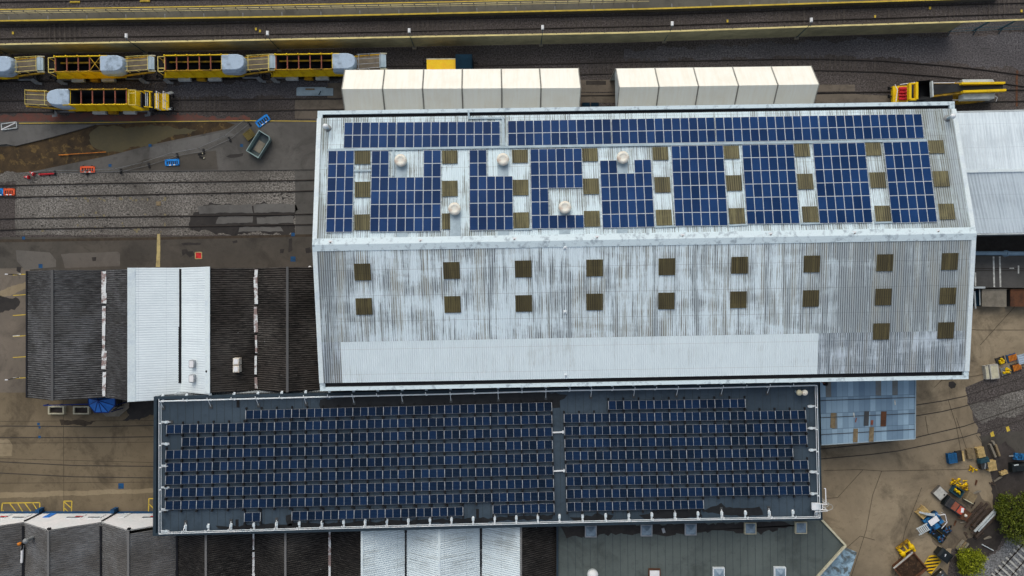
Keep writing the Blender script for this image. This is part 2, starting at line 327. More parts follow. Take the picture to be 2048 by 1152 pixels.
class MB:
    def __init__(s): s.v = []; s.f = []; s.mi = []; s.uv = {}; s.sm = set()
    def add(s, vs, fs, mi=0, uvs=None, smooth=False):
        b = len(s.v); s.v += [Vector(x) for x in vs]
        for k, f in enumerate(fs):
            if uvs: s.uv[len(s.f)] = uvs[k]
            if smooth: s.sm.add(len(s.f))
            s.f.append([i+b for i in f]); s.mi.append(mi)
        return s
    def box(s, c, d, rz=0.0, mi=0, rot=None):
        R = rot if rot is not None else Matrix.Rotation(rz, 3, 'Z'); c = Vector(c)
        vs = [c + R @ Vector((x*d[0]/2, y*d[1]/2, z*d[2]/2)) for z in (-1, 1) for y in (-1, 1) for x in (-1, 1)]
        return s.add(vs, [(0, 2, 3, 1), (4, 5, 7, 6), (0, 1, 5, 4), (2, 6, 7, 3), (0, 4, 6, 2), (1, 3, 7, 5)], mi)
    def beam(s, a, b, w, h, mi=0, up=(0, 0, 1)):
        a = Vector(a); b = Vector(b); d = b-a; L = d.length
        if L < 1e-6: return s
        x = d/L; y = Vector(up).cross(x)
        if y.length < 1e-4: y = Vector((0, 1, 0)).cross(x)
        y.normalize(); z = x.cross(y)
        return s.box((a+b)/2, (L, w, h), mi=mi, rot=Matrix((x, y, z)).transposed())
    def tube(s, a, b, r, n=6, mi=0, r2=None, caps=True):
        a = Vector(a); b = Vector(b); d = (b-a)
        if d.length < 1e-6: return s
        x = d.normalized(); y = Vector((0, 0, 1)).cross(x)
        if y.length < 1e-3: y = Vector((0, 1, 0)).cross(x)
        y.normalize(); z = x.cross(y); r2 = r if r2 is None else r2
        vs = []
        for p, q in ((a, r), (b, r2)):
            for i in range(n):
                t = 2*math.pi*i/n; vs.append(p + y*(q*math.cos(t)) + z*(q*math.sin(t)))
        fs = [(i, (i+1) % n, n+(i+1) % n, n+i) for i in range(n)]
        s.add(vs, fs, mi, smooth=n > 6)
        if caps: s.add(vs, [tuple(range(n-1, -1, -1)), tuple(range(n, 2*n))], mi)
        return s
    def prism(s, pts, z0, z1, mi=0, mi_side=None):
        n = len(pts); ar = sum(pts[i][0]*pts[(i+1) % n][1]-pts[(i+1) % n][0]*pts[i][1] for i in range(n))
        if ar < 0: pts = list(reversed(pts))
        vs = [(p[0], p[1], z0) for p in pts] + [(p[0], p[1], z1) for p in pts]
        s.add(vs, [tuple(range(n-1, -1, -1))], mi if mi_side is None else mi_side)
        s.add(vs, [tuple(range(n, 2*n))], mi)
        return s.add(vs, [(i, (i+1) % n, n+(i+1) % n, n+i) for i in range(n)], mi if mi_side is None else mi_side)
    def rings(s, rings, mi=0, cap0=True, cap1=True, smooth=False):
        n = len(rings[0]); vs = [p for r in rings for p in r]; fs = []
        for k in range(len(rings)-1):
            for i in range(n): fs.append((k*n+i, k*n+(i+1) % n, (k+1)*n+(i+1) % n, (k+1)*n+i))
        s.add(vs, fs, mi, smooth=smooth)
        if cap0: s.add(rings[0], [tuple(range(n-1, -1, -1))], mi)
        if cap1: s.add(rings[-1], [tuple(range(n))], mi)
        return s
    def lathe(s, c, prof, n=16, mi=0):
        c = Vector(c)
        r = [[c + Vector((a*math.cos(2*math.pi*i/n), a*math.sin(2*math.pi*i/n), z)) for i in range(n)] for a, z in prof]
        return s.rings(r, mi, smooth=True)
    def sheet(s, pts, mi=0):       # flat polygon, uv = xy
        n = len(pts); ar = sum(pts[i][0]*pts[(i+1) % n][1]-pts[(i+1) % n][0]*pts[i][1] for i in range(n))
        if ar < 0: pts = list(reversed(pts))
        return s.add(pts, [tuple(range(n))], mi, [[(p[0], p[1]) for p in pts]])
    def corr(s, a, b, c, d, pitch=0.26, amp=0.03, mi=0, uv0=(0, 0), thick=0.0, sub=1):
        """corrugated sheet: a->b across the corrugations, a->d down the slope"""
        a, b, c, d = map(Vector, (a, b, c, d)); L = (b-a).length; W = (d-a).length
        nrm = (b-a).cross(d-a).normalized()
        if nrm.z < 0: nrm = -nrm
        n = max(2, int(round(L/pitch))*2)
        vs = []; us = []
        for i in range(n+1):
            t = i/n; o = nrm*(amp if i % 2 else -amp)
            vs += [a.lerp(b, t)+o, d.lerp(c, t)+o]
            us += [(uv0[0]+t*L, uv0[1]), (uv0[0]+t*L, uv0[1]+W)]
        flip = (b-a).cross(d-a).z < 0
        fs = []; uvs = []
        for i in range(n):
            q = (2*i, 2*i+2, 2*i+3, 2*i+1)
            if flip: q = q[::-1]
            fs.append(q); uvs.append([us[k] for k in q])
        return s.add(vs, fs, mi, uvs)
    def build(s, name, mats, parent=None, local=False, bevel=0.0, smooth=False):
        if not isinstance(mats, (list, tuple)): mats = [mats]
        me = bpy.data.meshes.new(name)
        vs = s.v
        if parent is not None and not local:
            inv = XF[parent].inverted(); vs = [inv @ v for v in vs]
        me.from_pydata(vs, [], s.f); me.update()
        for m in mats: me.materials.append(M[m] if isinstance(m, str) else m)
        uvl = me.uv_layers.new(name='UVMap') if s.uv else None
        for k, p in enumerate(me.polygons):
            p.material_index = s.mi[k]
            if k in s.sm: p.use_smooth = True
            if uvl and k in s.uv:
                for li, uvc in zip(p.loop_indices, s.uv[k]): uvl.data[li].uv = uvc
        return link(name, me, parent)
def link(name, me, parent=None, loc=None, rotz=None):
    o = bpy.data.objects.new(name, me); COL.objects.link(o)
    if parent is not None: o.parent = parent
    if loc is not None: o.location = loc
    if rotz is not None: o.rotation_euler = (0, 0, rotz)
    XF[o] = (XF[parent] if parent is not None else Matrix()) @ o.matrix_basis
    return o
def copy_tree(o, parent=None):
    c = o.copy(); COL.objects.link(c)
    if parent is not None: c.parent = parent
    for ch in list(o.children): copy_tree(ch, c)
    return c
def struct(name, mb, mats): return tag(mb.build(name, mats), kind='structure')

ZS = [0.0]
def zone(name, pts, mat, level, wob=0.0):
    """one sheet of ground; pts in photo pixels at ground level"""
    pp = [P(u, v, 0) for u, v in pts]
    if wob:
        q = []
        for i, p in enumerate(pp):
            n = pp[(i+1) % len(pp)]; k = max(1, int((n-p).length/0.35))
            for j in range(k):
                r = p.lerp(n, j/k); x, y = r.x, r.y
                w = lambda o: wob*(.55*math.sin(x*.9+y*1.3+o)+.35*math.sin(x*2.7-y*2.1+o*2)+.3*math.sin(x*6.1+y*5.3+o*3)+rnd.uniform(-.15, .15))
                q.append(r+Vector((w(1.0), w(4.0), 0)))
        pp = q
    m = MB(); m.sheet([Vector((p.x, p.y, 0.004*level)) for p in pp])
    return struct(name, m, mat)
def slab(name, pts, mat, h, side=None):
    m = MB(); m.prism([P(u, v, h) for u, v in pts], -0.1, h)
    return struct(name, m, mat)
def strip(pts, w, level, mb):
    pp = [P(u, v, 0) for u, v in pts]
    for a, b in zip(pp, pp[1:]):
        d = (b-a).normalized(); n = Vector((-d.y, d.x, 0))*w/2; z = Vector((0, 0, 0.004*level))
        mb.sheet([a-n+z, b-n+z, b+n+z, a+n+z])
    return mb

# ------------------------------------------------------------------ ground
g0 = MB(); g0.sheet([(-420, -420, 0), (420, -420, 0), (420, 420, 0), (-420, 420, 0)]); struct('ground', g0, 'ground')
zone('gravel_strip', [(1250, 100), (1660, 82), (2140, 62), (2140, 148), (1900, 126), (1700, 112), (1250, 122)], 'gravel_blue', 1, 0.4)
zone('gravel_strip', [(330, 168), (690, 160), (690, 192), (330, 196)], 'gravel_blue', 1, 0.4)
zone('stained_ballast', [(-90, 228), (330, 228), (505, 236), (505, 242), (180, 245), (-90, 247)], 'rust_ground', 1, 0.35)
zone('yard_asphalt', [(-90, 244), (640, 240), (640, 345), (-90, 350)], 'asphalt', 2)
slab('concrete_slab', [(-90, 250), (190, 249), (165, 257), (100, 275), (30, 292), (12, 288), (-90, 300)], 'slab_grey', 0.22)
zone('mud', [(-90, 298), (0, 293), (30, 292), (110, 274), (190, 250), (300, 245), (452, 244), (470, 249), (455, 258), (300, 290), (220, 311), (60, 344), (-90, 352)], 'mud', 3)
zone('puddle', [(178, 264), (205, 253), (330, 253), (395, 258), (300, 289), (240, 303), (192, 299), (176, 281)], 'puddle', 4, 0.25)
slab('asphalt_apron', [(62, 346), (220, 313), (460, 259), (482, 246), (640, 243), (640, 339), (100, 345)], 'asphalt', 0.12)
zone('ballast_bed', [(32, 346), (320, 342), (640, 338), (640, 470), (30, 470)], 'ballast', 4, 0.1)
zone('ballast_edge', [(-90, 346), (66, 346), (95, 352), (32, 362), (-90, 368)], 'ballast', 3.5, 0.3)
zone('crossing_slab', [(590, 340), (640, 338), (640, 471), (591, 471)], 'asphalt', 5)
zone('oily_slab', [(385, 424), (410, 410), (590, 408), (591, 466), (470, 468), (380, 462)], 'oily', 5, 0.35)
for q in ([(395, 412), (504, 408), (505, 425), (398, 427)], [(507, 409), (588, 407), (589, 425), (508, 425)], [(436, 434), (505, 432), (505, 446), (430, 447)], [(512, 434), (588, 432), (588, 446), (515, 447)], [(480, 455), (560, 453), (566, 462), (476, 464)]):
    zone('worn_slab', q, 'slab_grey', 6, 0.1)
zone('yard_road', [(-90, 475), (640, 471), (660, 545), (-90, 560)], 'asphalt_dark', 5)
zone('kerb_strip', [(-90, 480), (300, 475), (640, 468), (640, 473), (300, 480), (-90, 486)], 'joint', 6)
zone('asphalt_patch', [(32, 500), (100, 505), (112, 520), (112, 534), (50, 540), (34, 522)], 'patch_grey', 6.5)
zone('asphalt_patch', [(122, 508), (236, 503), (240, 508), (240, 532), (130, 536)], 'patch_grey', 6, 0.05)
zone('crossing_stripe', [(315, 468), (321, 468), (320, 534), (312, 534)], 'ypale', 7, 0.03)
zone('yard_concrete', [(-90, 540), (60, 535), (60, 800), (-90, 800)], 'conc_left', 6)
zone('worn_concrete', [(-90, 596), (0, 580), (56, 564), (56, 578), (20, 590), (-90, 612)], 'conc_pale', 7, 0.15)
zone('puddle', [(-90, 600), (0, 592), (30, 594), (40, 602), (30, 618), (12, 626), (-90, 630)], 'stain', 7, 0.25)
zone('yard_concrete', [(-90, 785), (312, 785), (312, 1060), (-90, 1060)], 'conc_brown', 7)
zone('worn_concrete', [(-90, 988), (120, 982), (312, 977), (312, 985), (150, 991), (-90, 1000)], 'conc_pale', 8, 0.09)
zone('worn_concrete', [(0, 878), (14, 876), (25, 890), (24, 912), (0, 914)], 'conc_pale', 8, 0.15)
zone('damp_patch', [(120, 842), (160, 838), (190, 843), (170, 850), (125, 851)], 'joint', 8, 0.2)
zone('damp_patch', [(246, 840), (312, 832), (312, 792), (240, 812), (258, 826)], 'stain', 8, 0.3)
# right side yards
zone('yard_concrete', [(1600, 575), (2140, 575), (2140, 715), (2000, 745), (1930, 775), (1940, 800), (1955, 850), (1972, 910), (1990, 985), (2010, 1010), (1990, 1040), (1960, 1075), (1905, 1085), (1880, 1240), (1560, 1240)], 'conc_tan', 4)
zone('gravel_strip', [(1930, 778), (2140, 705), (2140, 870), (2000, 873), (1955, 865)], 'ground', 5, 0.25)
zone('ballast_strip', [(1940, 812), (2140, 750), (2140, 800), (1960, 848)], 'ballast', 6, 0.3)
zone('asphalt_yard', [(1958, 872), (2140, 850), (2140, 1000), (2000, 1010), (1975, 920)], 'asphalt_dark', 6, 0.15)
zone('dark_soil', [(1985, 960), (2140, 940), (2140, 1040), (2010, 1075), (1960, 1130), (1935, 1152), (1900, 1120), (1930, 1085), (1985, 1030)], 'soil', 7, 0.3)
zone('dark_soil', [(1975, 905), (2010, 880), (2060, 940), (2060, 990), (1990, 990)], 'soil', 7.5, 0.25)
zone('ballast_shoulder', [(1870, 1240), (1945, 1145), (2020, 1075), (2140, 1000), (2140, 1240)], 'ballast_clean', 8, 0.25)
zone('pit_floor', [(1945, 460), (2140, 460), (2140, 515), (1945, 515)], 'dark_tone', 5)  # even dark tone over the whole pit floor
zone('dirty_concrete', [(1893, 985), (1930, 975), (1955, 985), (1984, 1015), (1955, 1076), (1905, 1096), (1868, 1090), (1858, 1062), (1880, 1030)], 'dirty_conc', 5, 0.4)
zone('paint_patch', [(2011, 854), (2017, 852), (2020, 861), (2014, 864)], 'ypaint', 8)
zone('paint_patch', [(1980, 866), (1986, 862), (1989, 872), (1982, 874)], 'ypaint', 8)
zone('dark_stain', [(1898, 764), (1906, 762), (1912, 768), (1910, 776), (1902, 778), (1897, 772)], 'stain', 6, 0.05)
# stains on the yard road
for q in ([(362, 487), (376, 484), (402, 486), (400, 490), (380, 489), (366, 491)], [(365, 500), (374, 498), (377, 503), (385, 502), (390, 510), (380, 516), (372, 508), (366, 512)],
          [(508, 250+55), (484, 310), (455, 312), (452, 309), (470, 306)], [(464, 482), (473, 480), (475, 485), (466, 487)], [(561, 500), (569, 498), (568, 507), (560, 507)], [(577, 478), (583, 476), (585, 500), (578, 505)], [(184, 514), (193, 514), (192, 522), (186, 523)], [(610, 496), (620, 494), (624, 504), (612, 506)], [(34, 532), (42, 534), (40, 546), (33, 542)]):
    if q[0][1] > 330: zone('oil_stain', q, 'stain', 8, 0.08)
for q, mt in (([(288, 319), (432, 301), (436, 339), (240, 341)], 'asphalt_dark'), ([(300, 294), (455, 262), (470, 270), (380, 300), (298, 316)], 'slab_grey')):
    m = MB(); m.sheet([P(u, v, .124) for u, v in q]); struct('asphalt_repair', m, mt)
m = MB(); pts_ = [P(u, v, .129) for u, v in ((452, 313), (460, 309), (478, 308), (487, 306), (485, 312), (474, 315), (462, 316))]; m.sheet(pts_); struct('oil_stain', m, 'stain')
for k in range(240):
    yy = rnd.choice((368, 391, 434, 456)); uu = rnd.uniform(60, 590)
    if uu > 380 and yy > 420: continue
    a = mpx(rnd.uniform(.8, 3.2)); c = P(uu, yy+rnd.uniform(-9, 7), 0); n = rnd.randint(5, 8); ph = rnd.random()*6
    if k == 0: dm = MB()
    z_ = .026+k*.00003
    dm.sheet([Vector((c.x+a*(.5+.5*rnd.random())*math.cos(ph+6.283*j/n)*1.4, c.y+a*.6*(.4+.6*rnd.random())*math.sin(ph+6.283*j/n), z_)) for j in range(n)])
tag(dm.build('oily_spots', 'stain'), kind='stuff')
lm = MB()
for k in range(46):
    uu = rnd.gauss(250, 75); c = P(min(330, max(60, uu)), rnd.choice((rnd.uniform(425, 436), rnd.uniform(446, 466), rnd.uniform(396, 402))), 0); a = mpx(rnd.uniform(1.2, 3)); b = mpx(rnd.uniform(1.2, 3.5)); z_ = .032+k*.00003
    lm.sheet([c+Vector((x*a*rnd.uniform(.6, 1), y*b*rnd.uniform(.6, 1), z_)) for x, y in ((-1, -1), (1, -1), (1, 1), (-1, 1))])
tag(lm.build('yellowed_ballast_spots', 'joint_pale'), kind='stuff')
# joints and cracks
jm = MB()
for q in ([(-90, 843), (120, 842), (310, 841)], [(-90, 887), (310, 884)], [(-90, 967), (310, 964)], [(127, 800), (128, 1000)], [(-90, 920), (0, 917), (310, 925)]):
    strip(q, 0.05, 9, jm)
for q in ([(1648, 941), (1720, 939), (1764, 942), (1950, 938)], [(1763, 942), (1745, 990), (1732, 1060), (1700, 1160)], [(1725, 940), (1675, 995), (1650, 997)], [(1843, 975), (1810, 1060), (1790, 1150)],
          [(1896, 800), (1912, 850), (1922, 905)], [(1850, 832), (1856, 868)], [(1912, 835), (1935, 905)], [(1640, 600), (1760, 640), (1955, 660), (2100, 660)], [(2050, 590), (1960, 690)], [(1880, 762), (1950, 752), (2000, 742)], [(1868, 775), (1885, 758)], [(1690, 1098), (1720, 1072), (1750, 1080)], [(1978, 905), (1952, 870)]):
    strip(q, 0.06, 9, jm)
struct('slab_joints', jm, 'joint')
bm_ = MB(); strip([(1972, 908), (1985, 950), (1996, 990)], 0.18, 9, bm_); struct('kerb_line', bm_, 'dark_tone')
ym = MB()
for q in ([(40, 247), (180, 246), (300, 244), (500, 242), (640, 243)],): strip(q, 0.09, 40, ym)
for k, v in enumerate((549, 590, 630, 672, 714, 756)): strip([(26, v+1), (56, v-1)], 0.10, 8, ym)
for a, b in (((5, 1006), (80, 1005)), ((5, 1006), (1, 1046)), ((80, 1005), (79, 1036)), ((20, 1007), (44, 1038)), ((36, 1007), (56, 1040)), ((50, 1006), (72, 1036)), ((66, 1006), (80, 1028)), ((6, 1020), (16, 1040)),
             ((128, 1002), (144, 1002)), ((128, 1002), (128, 1030)), ((144, 1002), (143, 1030)), ((129, 1004), (143, 1016)), ((129, 1016), (143, 1029)), ((298, 997), (312, 997)), ((298, 997), (297, 1027)), ((299, 1008), (312, 1022))):
    strip([a, b], 0.14, 9, ym)
struct('yellow_markings', ym, 'ypaint')
wm = MB()
for a, b in (((29, 549), (42, 548)), ((26, 672), (40, 671)), ((26, 756), (40, 755))): strip([a, b], 0.11, 9, wm)
struct('white_markings', wm, 'wpaint')
bq = MB()
for u, v, s_ in ((300, 291, 6), (483, 291, 6), (220, 331, 6), (47, 476, 6), (586, 469, 7), (586, 518, 10), (81, 532, 8), (77, 848, 5), (79, 855, 4), (79, 874, 5), (242, 972, 11)):
    z = 0.128 if 250 < v < 340 else 0.04
    c = P(u, v, z); h = mpx(s_)/2
    bq.sheet([c+Vector((-h, -h, 0)), c+Vector((h, -h, 0)), c+Vector((h, h, 0)), c+Vector((-h, h, 0))])
struct('blue_survey_markings', bq, 'bpaint')
c = P(397, 511, 0.05); rq = MB(); h = mpx(13)/2
rq.sheet([c+Vector((x*h, y*h, 0)) for x, y in ((-1, -1), (1, -1), (1, 1), (-1, 1))]); struct('red_survey_marking', rq, 'rpaint')
c2 = MB()
for sx, sy, w, hh in ((0, 1, 13, 1.5), (0, -1, 13, 1.5), (1, 0, 1.5, 13), (-1, 0, 1.5, 13)):
    q = c+Vector((sx*h, sy*h, 0.004)); a, b = mpx(w)/2, mpx(hh)/2
    c2.sheet([q+Vector((x*a, y*b, 0)) for x, y in ((-1, -1), (1, -1), (1, 1), (-1, 1))])
struct('red_marking_border', c2, 'ypale')

# ------------------------------------------------------------------ railway tracks
def resample(pts, step):
    out = []; 
    for a, b in zip(pts, pts[1:]):
        n = max(1, int((b-a).length/step))
        for j in range(n): out.append((a.lerp(b, j/n), (b-a).normalized()))
    return out
def track(label, n_px, s_px, z=0.14, inlaid=False, sleepers=None, smat='sleeper', dark_tone=True, zoff=0.0, rail='rail', sl=2.5):
    t = thing('railway_track', label, 'railway track', P(*n_px[0]))
    for px in (n_px, s_px):
        pts = [P(u, v)+Vector((0, 0, zoff)) for u, v in px]
        m = MB()
        for a, b in zip(pts, pts[1:]):
            up = Vector((0, 0, 0.03 if inlaid else z))
            hgt = 0.02 if inlaid else z
            m.beam(a+up-Vector((0, 0, hgt/2)), b+up-Vector((0, 0, hgt/2)), 0.07, hgt)
        m.build('rail', rail, t)
        if dark_tone:
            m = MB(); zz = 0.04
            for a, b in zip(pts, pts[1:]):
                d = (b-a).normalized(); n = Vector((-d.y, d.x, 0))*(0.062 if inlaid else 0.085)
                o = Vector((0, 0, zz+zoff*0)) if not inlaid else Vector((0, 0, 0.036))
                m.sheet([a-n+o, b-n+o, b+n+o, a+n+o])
            m.build('rail_shade_grime', 'dark_tone', t)  # flat strip paints the rail's shadow and dark flangeway along with grime
    if sleepers:
        cl = [(P(*a)+P(*b))/2 for a, b in zip(n_px, s_px)]
        pos = [(p, d) for p, d in resample(cl, 0.66) if any(lo <= p.x/K+1024 <= hi for lo, hi in sleepers)]
        pos.sort(key=lambda q: q[0].length)
        sm = MB(); sm.box((0, 0, 0), (0.24, sl, 0.16)); sm_me = None
        rest = MB()
        for i, (p, d) in enumerate(pos):
            ang = math.atan2(d.y, d.x); zc = zoff-0.07+0.035*math.sin(p.x*.23+p.y)+0.02*math.sin(p.x*.9)+rnd.uniform(-0.035, 0.02)+(0.09 if zoff else 0)
            if i < 100:
                if sm_me is None:
                    o = sm.build('sleeper', smat, t, local=True); sm_me = o.data
                else: o = link('sleeper', sm_me, t)
                lp = XF[t].inverted() @ (p+Vector((0, 0, zc))); o.location = lp; o.rotation_euler = (0, 0, ang)
            else: rest.box(p+Vector((0, 0, zc)), (0.24, sl, 0.16), ang)
        if rest.f: tag(rest.build('sleepers', smat, t), kind='stuff')
    return t
mainN = [(-90, 56), (0, 54.5), (400, 48.5), (600, 44.3), (1300, 30.5), (1648, 18.5), (2048, 6), (2140, 3)]
mainS = [(-90, 79), (0, 77.5), (400, 71), (600, 67.2), (1300, 52.2), (1648, 40.5), (2048, 27.5), (2140, 24)]
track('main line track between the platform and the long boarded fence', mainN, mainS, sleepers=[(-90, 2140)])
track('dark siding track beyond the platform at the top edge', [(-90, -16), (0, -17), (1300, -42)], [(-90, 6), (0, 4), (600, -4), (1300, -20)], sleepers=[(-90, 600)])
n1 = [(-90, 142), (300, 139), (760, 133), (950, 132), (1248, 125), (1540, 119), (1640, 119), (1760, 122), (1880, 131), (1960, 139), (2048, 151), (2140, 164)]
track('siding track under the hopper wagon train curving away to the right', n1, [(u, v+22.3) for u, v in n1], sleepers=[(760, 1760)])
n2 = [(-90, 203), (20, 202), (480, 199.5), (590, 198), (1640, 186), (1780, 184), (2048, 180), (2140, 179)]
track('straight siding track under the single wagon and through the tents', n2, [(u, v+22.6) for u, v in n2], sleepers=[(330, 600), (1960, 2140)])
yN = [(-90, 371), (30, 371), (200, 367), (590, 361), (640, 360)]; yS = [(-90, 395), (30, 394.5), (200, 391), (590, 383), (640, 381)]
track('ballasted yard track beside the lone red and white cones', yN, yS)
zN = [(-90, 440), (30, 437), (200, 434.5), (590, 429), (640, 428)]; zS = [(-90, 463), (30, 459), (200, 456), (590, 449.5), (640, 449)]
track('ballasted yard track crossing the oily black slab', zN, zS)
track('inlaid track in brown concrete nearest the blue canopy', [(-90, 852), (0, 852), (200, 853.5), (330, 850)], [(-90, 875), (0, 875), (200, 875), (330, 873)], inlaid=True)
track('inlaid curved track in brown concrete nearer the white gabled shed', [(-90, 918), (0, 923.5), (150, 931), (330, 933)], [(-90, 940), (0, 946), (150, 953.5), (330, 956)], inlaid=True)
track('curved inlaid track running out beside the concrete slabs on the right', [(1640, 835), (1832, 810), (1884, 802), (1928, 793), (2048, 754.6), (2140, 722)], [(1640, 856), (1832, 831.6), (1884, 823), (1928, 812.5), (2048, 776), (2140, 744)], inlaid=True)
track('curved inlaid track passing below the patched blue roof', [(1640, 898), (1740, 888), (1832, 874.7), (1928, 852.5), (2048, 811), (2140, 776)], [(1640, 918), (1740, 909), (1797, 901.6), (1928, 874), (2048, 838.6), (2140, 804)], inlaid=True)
track('grey ballast track with pale sleepers in the bottom right corner', [(1940, 1203), (1987, 1152), (2048, 1085.5), (2120, 1008)], [(1973, 1203), (2020, 1152), (2048, 1121), (2145, 1015)], zoff=0.06, sleepers=[(1900, 2200)], smat='sleeper_pale', dark_tone=False, sl=2.6)
# timber crossings by the tents
for q in ([(590, 200), (690, 200), (690, 218), (590, 219)], [(590, 221), (640, 221), (640, 238), (590, 238)], [(655, 166), (690, 166), (690, 195), (655, 197)], [(1160, 186), (1240, 186), (1240, 206), (1160, 206)], [(1160, 160), (1240, 160), (1240, 184), (1160, 184)], [(1630, 170), (1709, 169), (1709, 183), (1630, 184)], [(1630, 189), (1710, 188), (1780, 192), (1780, 206), (1630, 206)]):
    zone('crossing_boards', q, 'sleeper_slab', 12, 0.03)
zone('crossing_gap', [(1172, 162), (1212, 162), (1212, 170), (1172, 170)], 'dark_tone', 14)
rm = MB(); strip([(2034, 141), (2033, 160), (2033, 213)], 0.28, 14, rm); struct('rust_stain', rm, 'rust')

# ------------------------------------------------------------------ station platform
pl = thing('station_platform', 'long grey station platform with yellow edge lines at the top', 'platform', P(0, 30))
pN = [(-90, 19), (0, 17.5), (400, 11.5), (900, 2), (1300, -7), (1700, -18), (2000, -28)]
pS = [(-90, 44.5), (0, 43), (400, 37), (600, 34.2), (1300, 19), (1648, 7.5), (1900, 0), (2000, -4)]
ZP = 0.95
m = MB(); m.prism([P(u, v, ZP) for u, v in pS]+[P(u, v, ZP) for u, v in reversed(pN)], -0.1, ZP); m.build('platform_deck', 'platform', pl)
def pstrip(px, w, z, mat, name):
    m = MB(); pp = [P(u, v, z) for u, v in px]
    for a, b in zip(pp, pp[1:]): m.beam(a+Vector((0, 0, 0.004)), b+Vector((0, 0, 0.004)), w, 0.01)
    m.build(name, mat, pl)
pstrip([(u, v-1.5) for u, v in pS], 0.20, ZP, 'ypaint', 'edge_line')
pstrip([(u, v+1.5) for u, v in pN], 0.13, ZP, 'ypaint', 'edge_line')
m = MB()
for u in range(-60, 1700, 78): 
    va = 43-(u*0.0155 if u < 600 else 9.3+(u-600)*0.0223)
    m.beam(P(u, va-2, ZP+.006), P(u-0.3, va-10, ZP+.006), 0.05, 0.006)
m.build('joint_line', 'alu_warm', pl)
pf = thing('platform_fence', 'low pale railing with yellow caps running along the station platform', 'railing', P(0, 24, ZP))
fl = [(-90, 24.5), (0, 23), (400, 17.3), (900, 8), (1300, -1)]
m = MB()
for a, b in zip(fl, fl[1:]):
    m.beam(P(*a, ZP+1.15), P(*b, ZP+1.15), 0.07, 0.05); m.beam(P(*a, ZP+1.15)-Vector((0, 0, .55)), P(*b, ZP+1.15)-Vector((0, 0, .55)), 0.04, 0.04)
m.build('top_rail', 'fence_top', pf)
me = None
for i, (p, d) in enumerate(resample([P(*a, ZP+1.15) for a in fl], 1.5)):
    if me is None:
        mm = MB(); mm.box((0, 0, -0.575), (0.035, 0.035, 1.15)); mm.box((0, 0, 0.03), (0.12, 0.08, 0.05), mi=1)
        o = mm.build('post', ['platform', 'charcoal'], pf, local=True); me = o.data
    else: o = link('post', me, pf)
    o.location = XF[pf].inverted() @ p
    if i > 95: break
tw = MB()
for u, v in ((26, 66), (512, 58), (520, 62), (1750, 33), (1860, 16), (2043, 22), (1455, 42)):
    tw.box(P(u, v, 0.1), (0.25, 0.35, 0.06))
tag(tw.build('yellow_track_markers', 'ypaint'), kind='structure')
for k, (u, v) in enumerate(((150, 4), (290, 2))):
    m = MB(); m.box(P(u, v, 0.12), (1.3, 0.12, 0.1)); m.box(P(u, v, 0.05), (1.34, 0.3, 0.05))
    tag(m.build('third_rail_board', 'ypaint'), 'short yellow board beside the far siding at the top edge, '+('left' if k == 0 else 'right')+' one', 'marker board', 'yellow boards by the far siding')

# ------------------------------------------------------------------ long boundary fence and its lamps
base = [(-90, 109.5), (0, 108), (400, 101.5), (600, 97.5), (1248, 85), (1648, 71.5), (1895, 64)]
bf = thing('boundary_fence', 'long olive boarded fence with a pale top rail beside the main line', 'fence', P(1000, 90))
m = MB(); cap = MB(); zf = 3.5
for a, b in zip(base, base[1:]):
    pa, pb = P(*a), P(*b)
    n = max(1, int((pb-pa).length/3.2))
    for j in range(n):
        q0 = pa.lerp(pb, j/n); q1 = pa.lerp(pb, (j+1)/n)
        for k in range(7):
            z0 = 0.05+k*0.49
            m.beam(q0+Vector((0, 0, z0+0.235)), q1+Vector((0, 0, z0+0.235)), 0.05+0.012*(k % 2), 0.475)
    cap.beam(pa+Vector((0, 0, zf)), pb+Vector((0, 0, zf)), 0.2, 0.06)
m.build('boards', 'fence', bf); cap.build('top_cap', 'fence_top', bf)
me = None
for i, (p, d) in enumerate(resample([P(*a) for a in base], 3.1)):
    if me is None:
        mm = MB(); mm.box((0, 0.09, 1.78), (0.1, 0.1, 3.56)); o = mm.build('post', 'charcoal', bf, local=True); me = o.data
    else: o = link('post', me, bf)
    o.location = XF[bf].inverted() @ p
mfc = thing('mesh_fence', 'see-through mesh fence with teal posts continuing the boarded fence at top right', 'fence', P(1960, 62))
mb2 = [(1895, 64), (2048, 58.5), (2140, 55)]
m = MB(); capm = MB()
for a, b in zip(mb2, mb2[1:]):
    pa, pb = P(*a), P(*b)
    for z in (0.15, 1.2): m.beam(pa+Vector((0, 0, z)), pb+Vector((0, 0, z)), 0.05, 0.05)
    for k in range(14): m.beam(pa+Vector((0, 0, 0.3+k*0.22)), pb+Vector((0, 0, 0.3+k*0.22)), 0.012, 0.012)
    capm.beam(pa+Vector((0, 0, zf)), pb+Vector((0, 0, zf)), 0.2, 0.06)
m.build('mesh_wires', 'teal', mfc); capm.build('top_cap', 'fence_top', mfc)
me = None
for p, d in resample([P(*a) for a in mb2], 2.6):
    if me is None:
        mm = MB(); mm.box((0, 0.05, 1.75), (0.14, 0.14, 3.5)); mm.beam((0, 0.05, 0.9), (0.0, -0.5, 0.0), 0.08, 0.08); o = mm.build('post', 'teal', mfc, local=True); me = o.data
    else: o = link('post', me, mfc)
    o.location = XF[mfc].inverted() @ p
lamp_px = [(19, 110, 'leftmost'), (292, 106, 'second from the left'), (560, 101, 'third from the left'), (829, 96, 'middle'), (1082, 90, 'fifth from the left'), (1328, 83, 'sixth from the left'), (1592, 76, 'rightmost')]
lamp0 = None
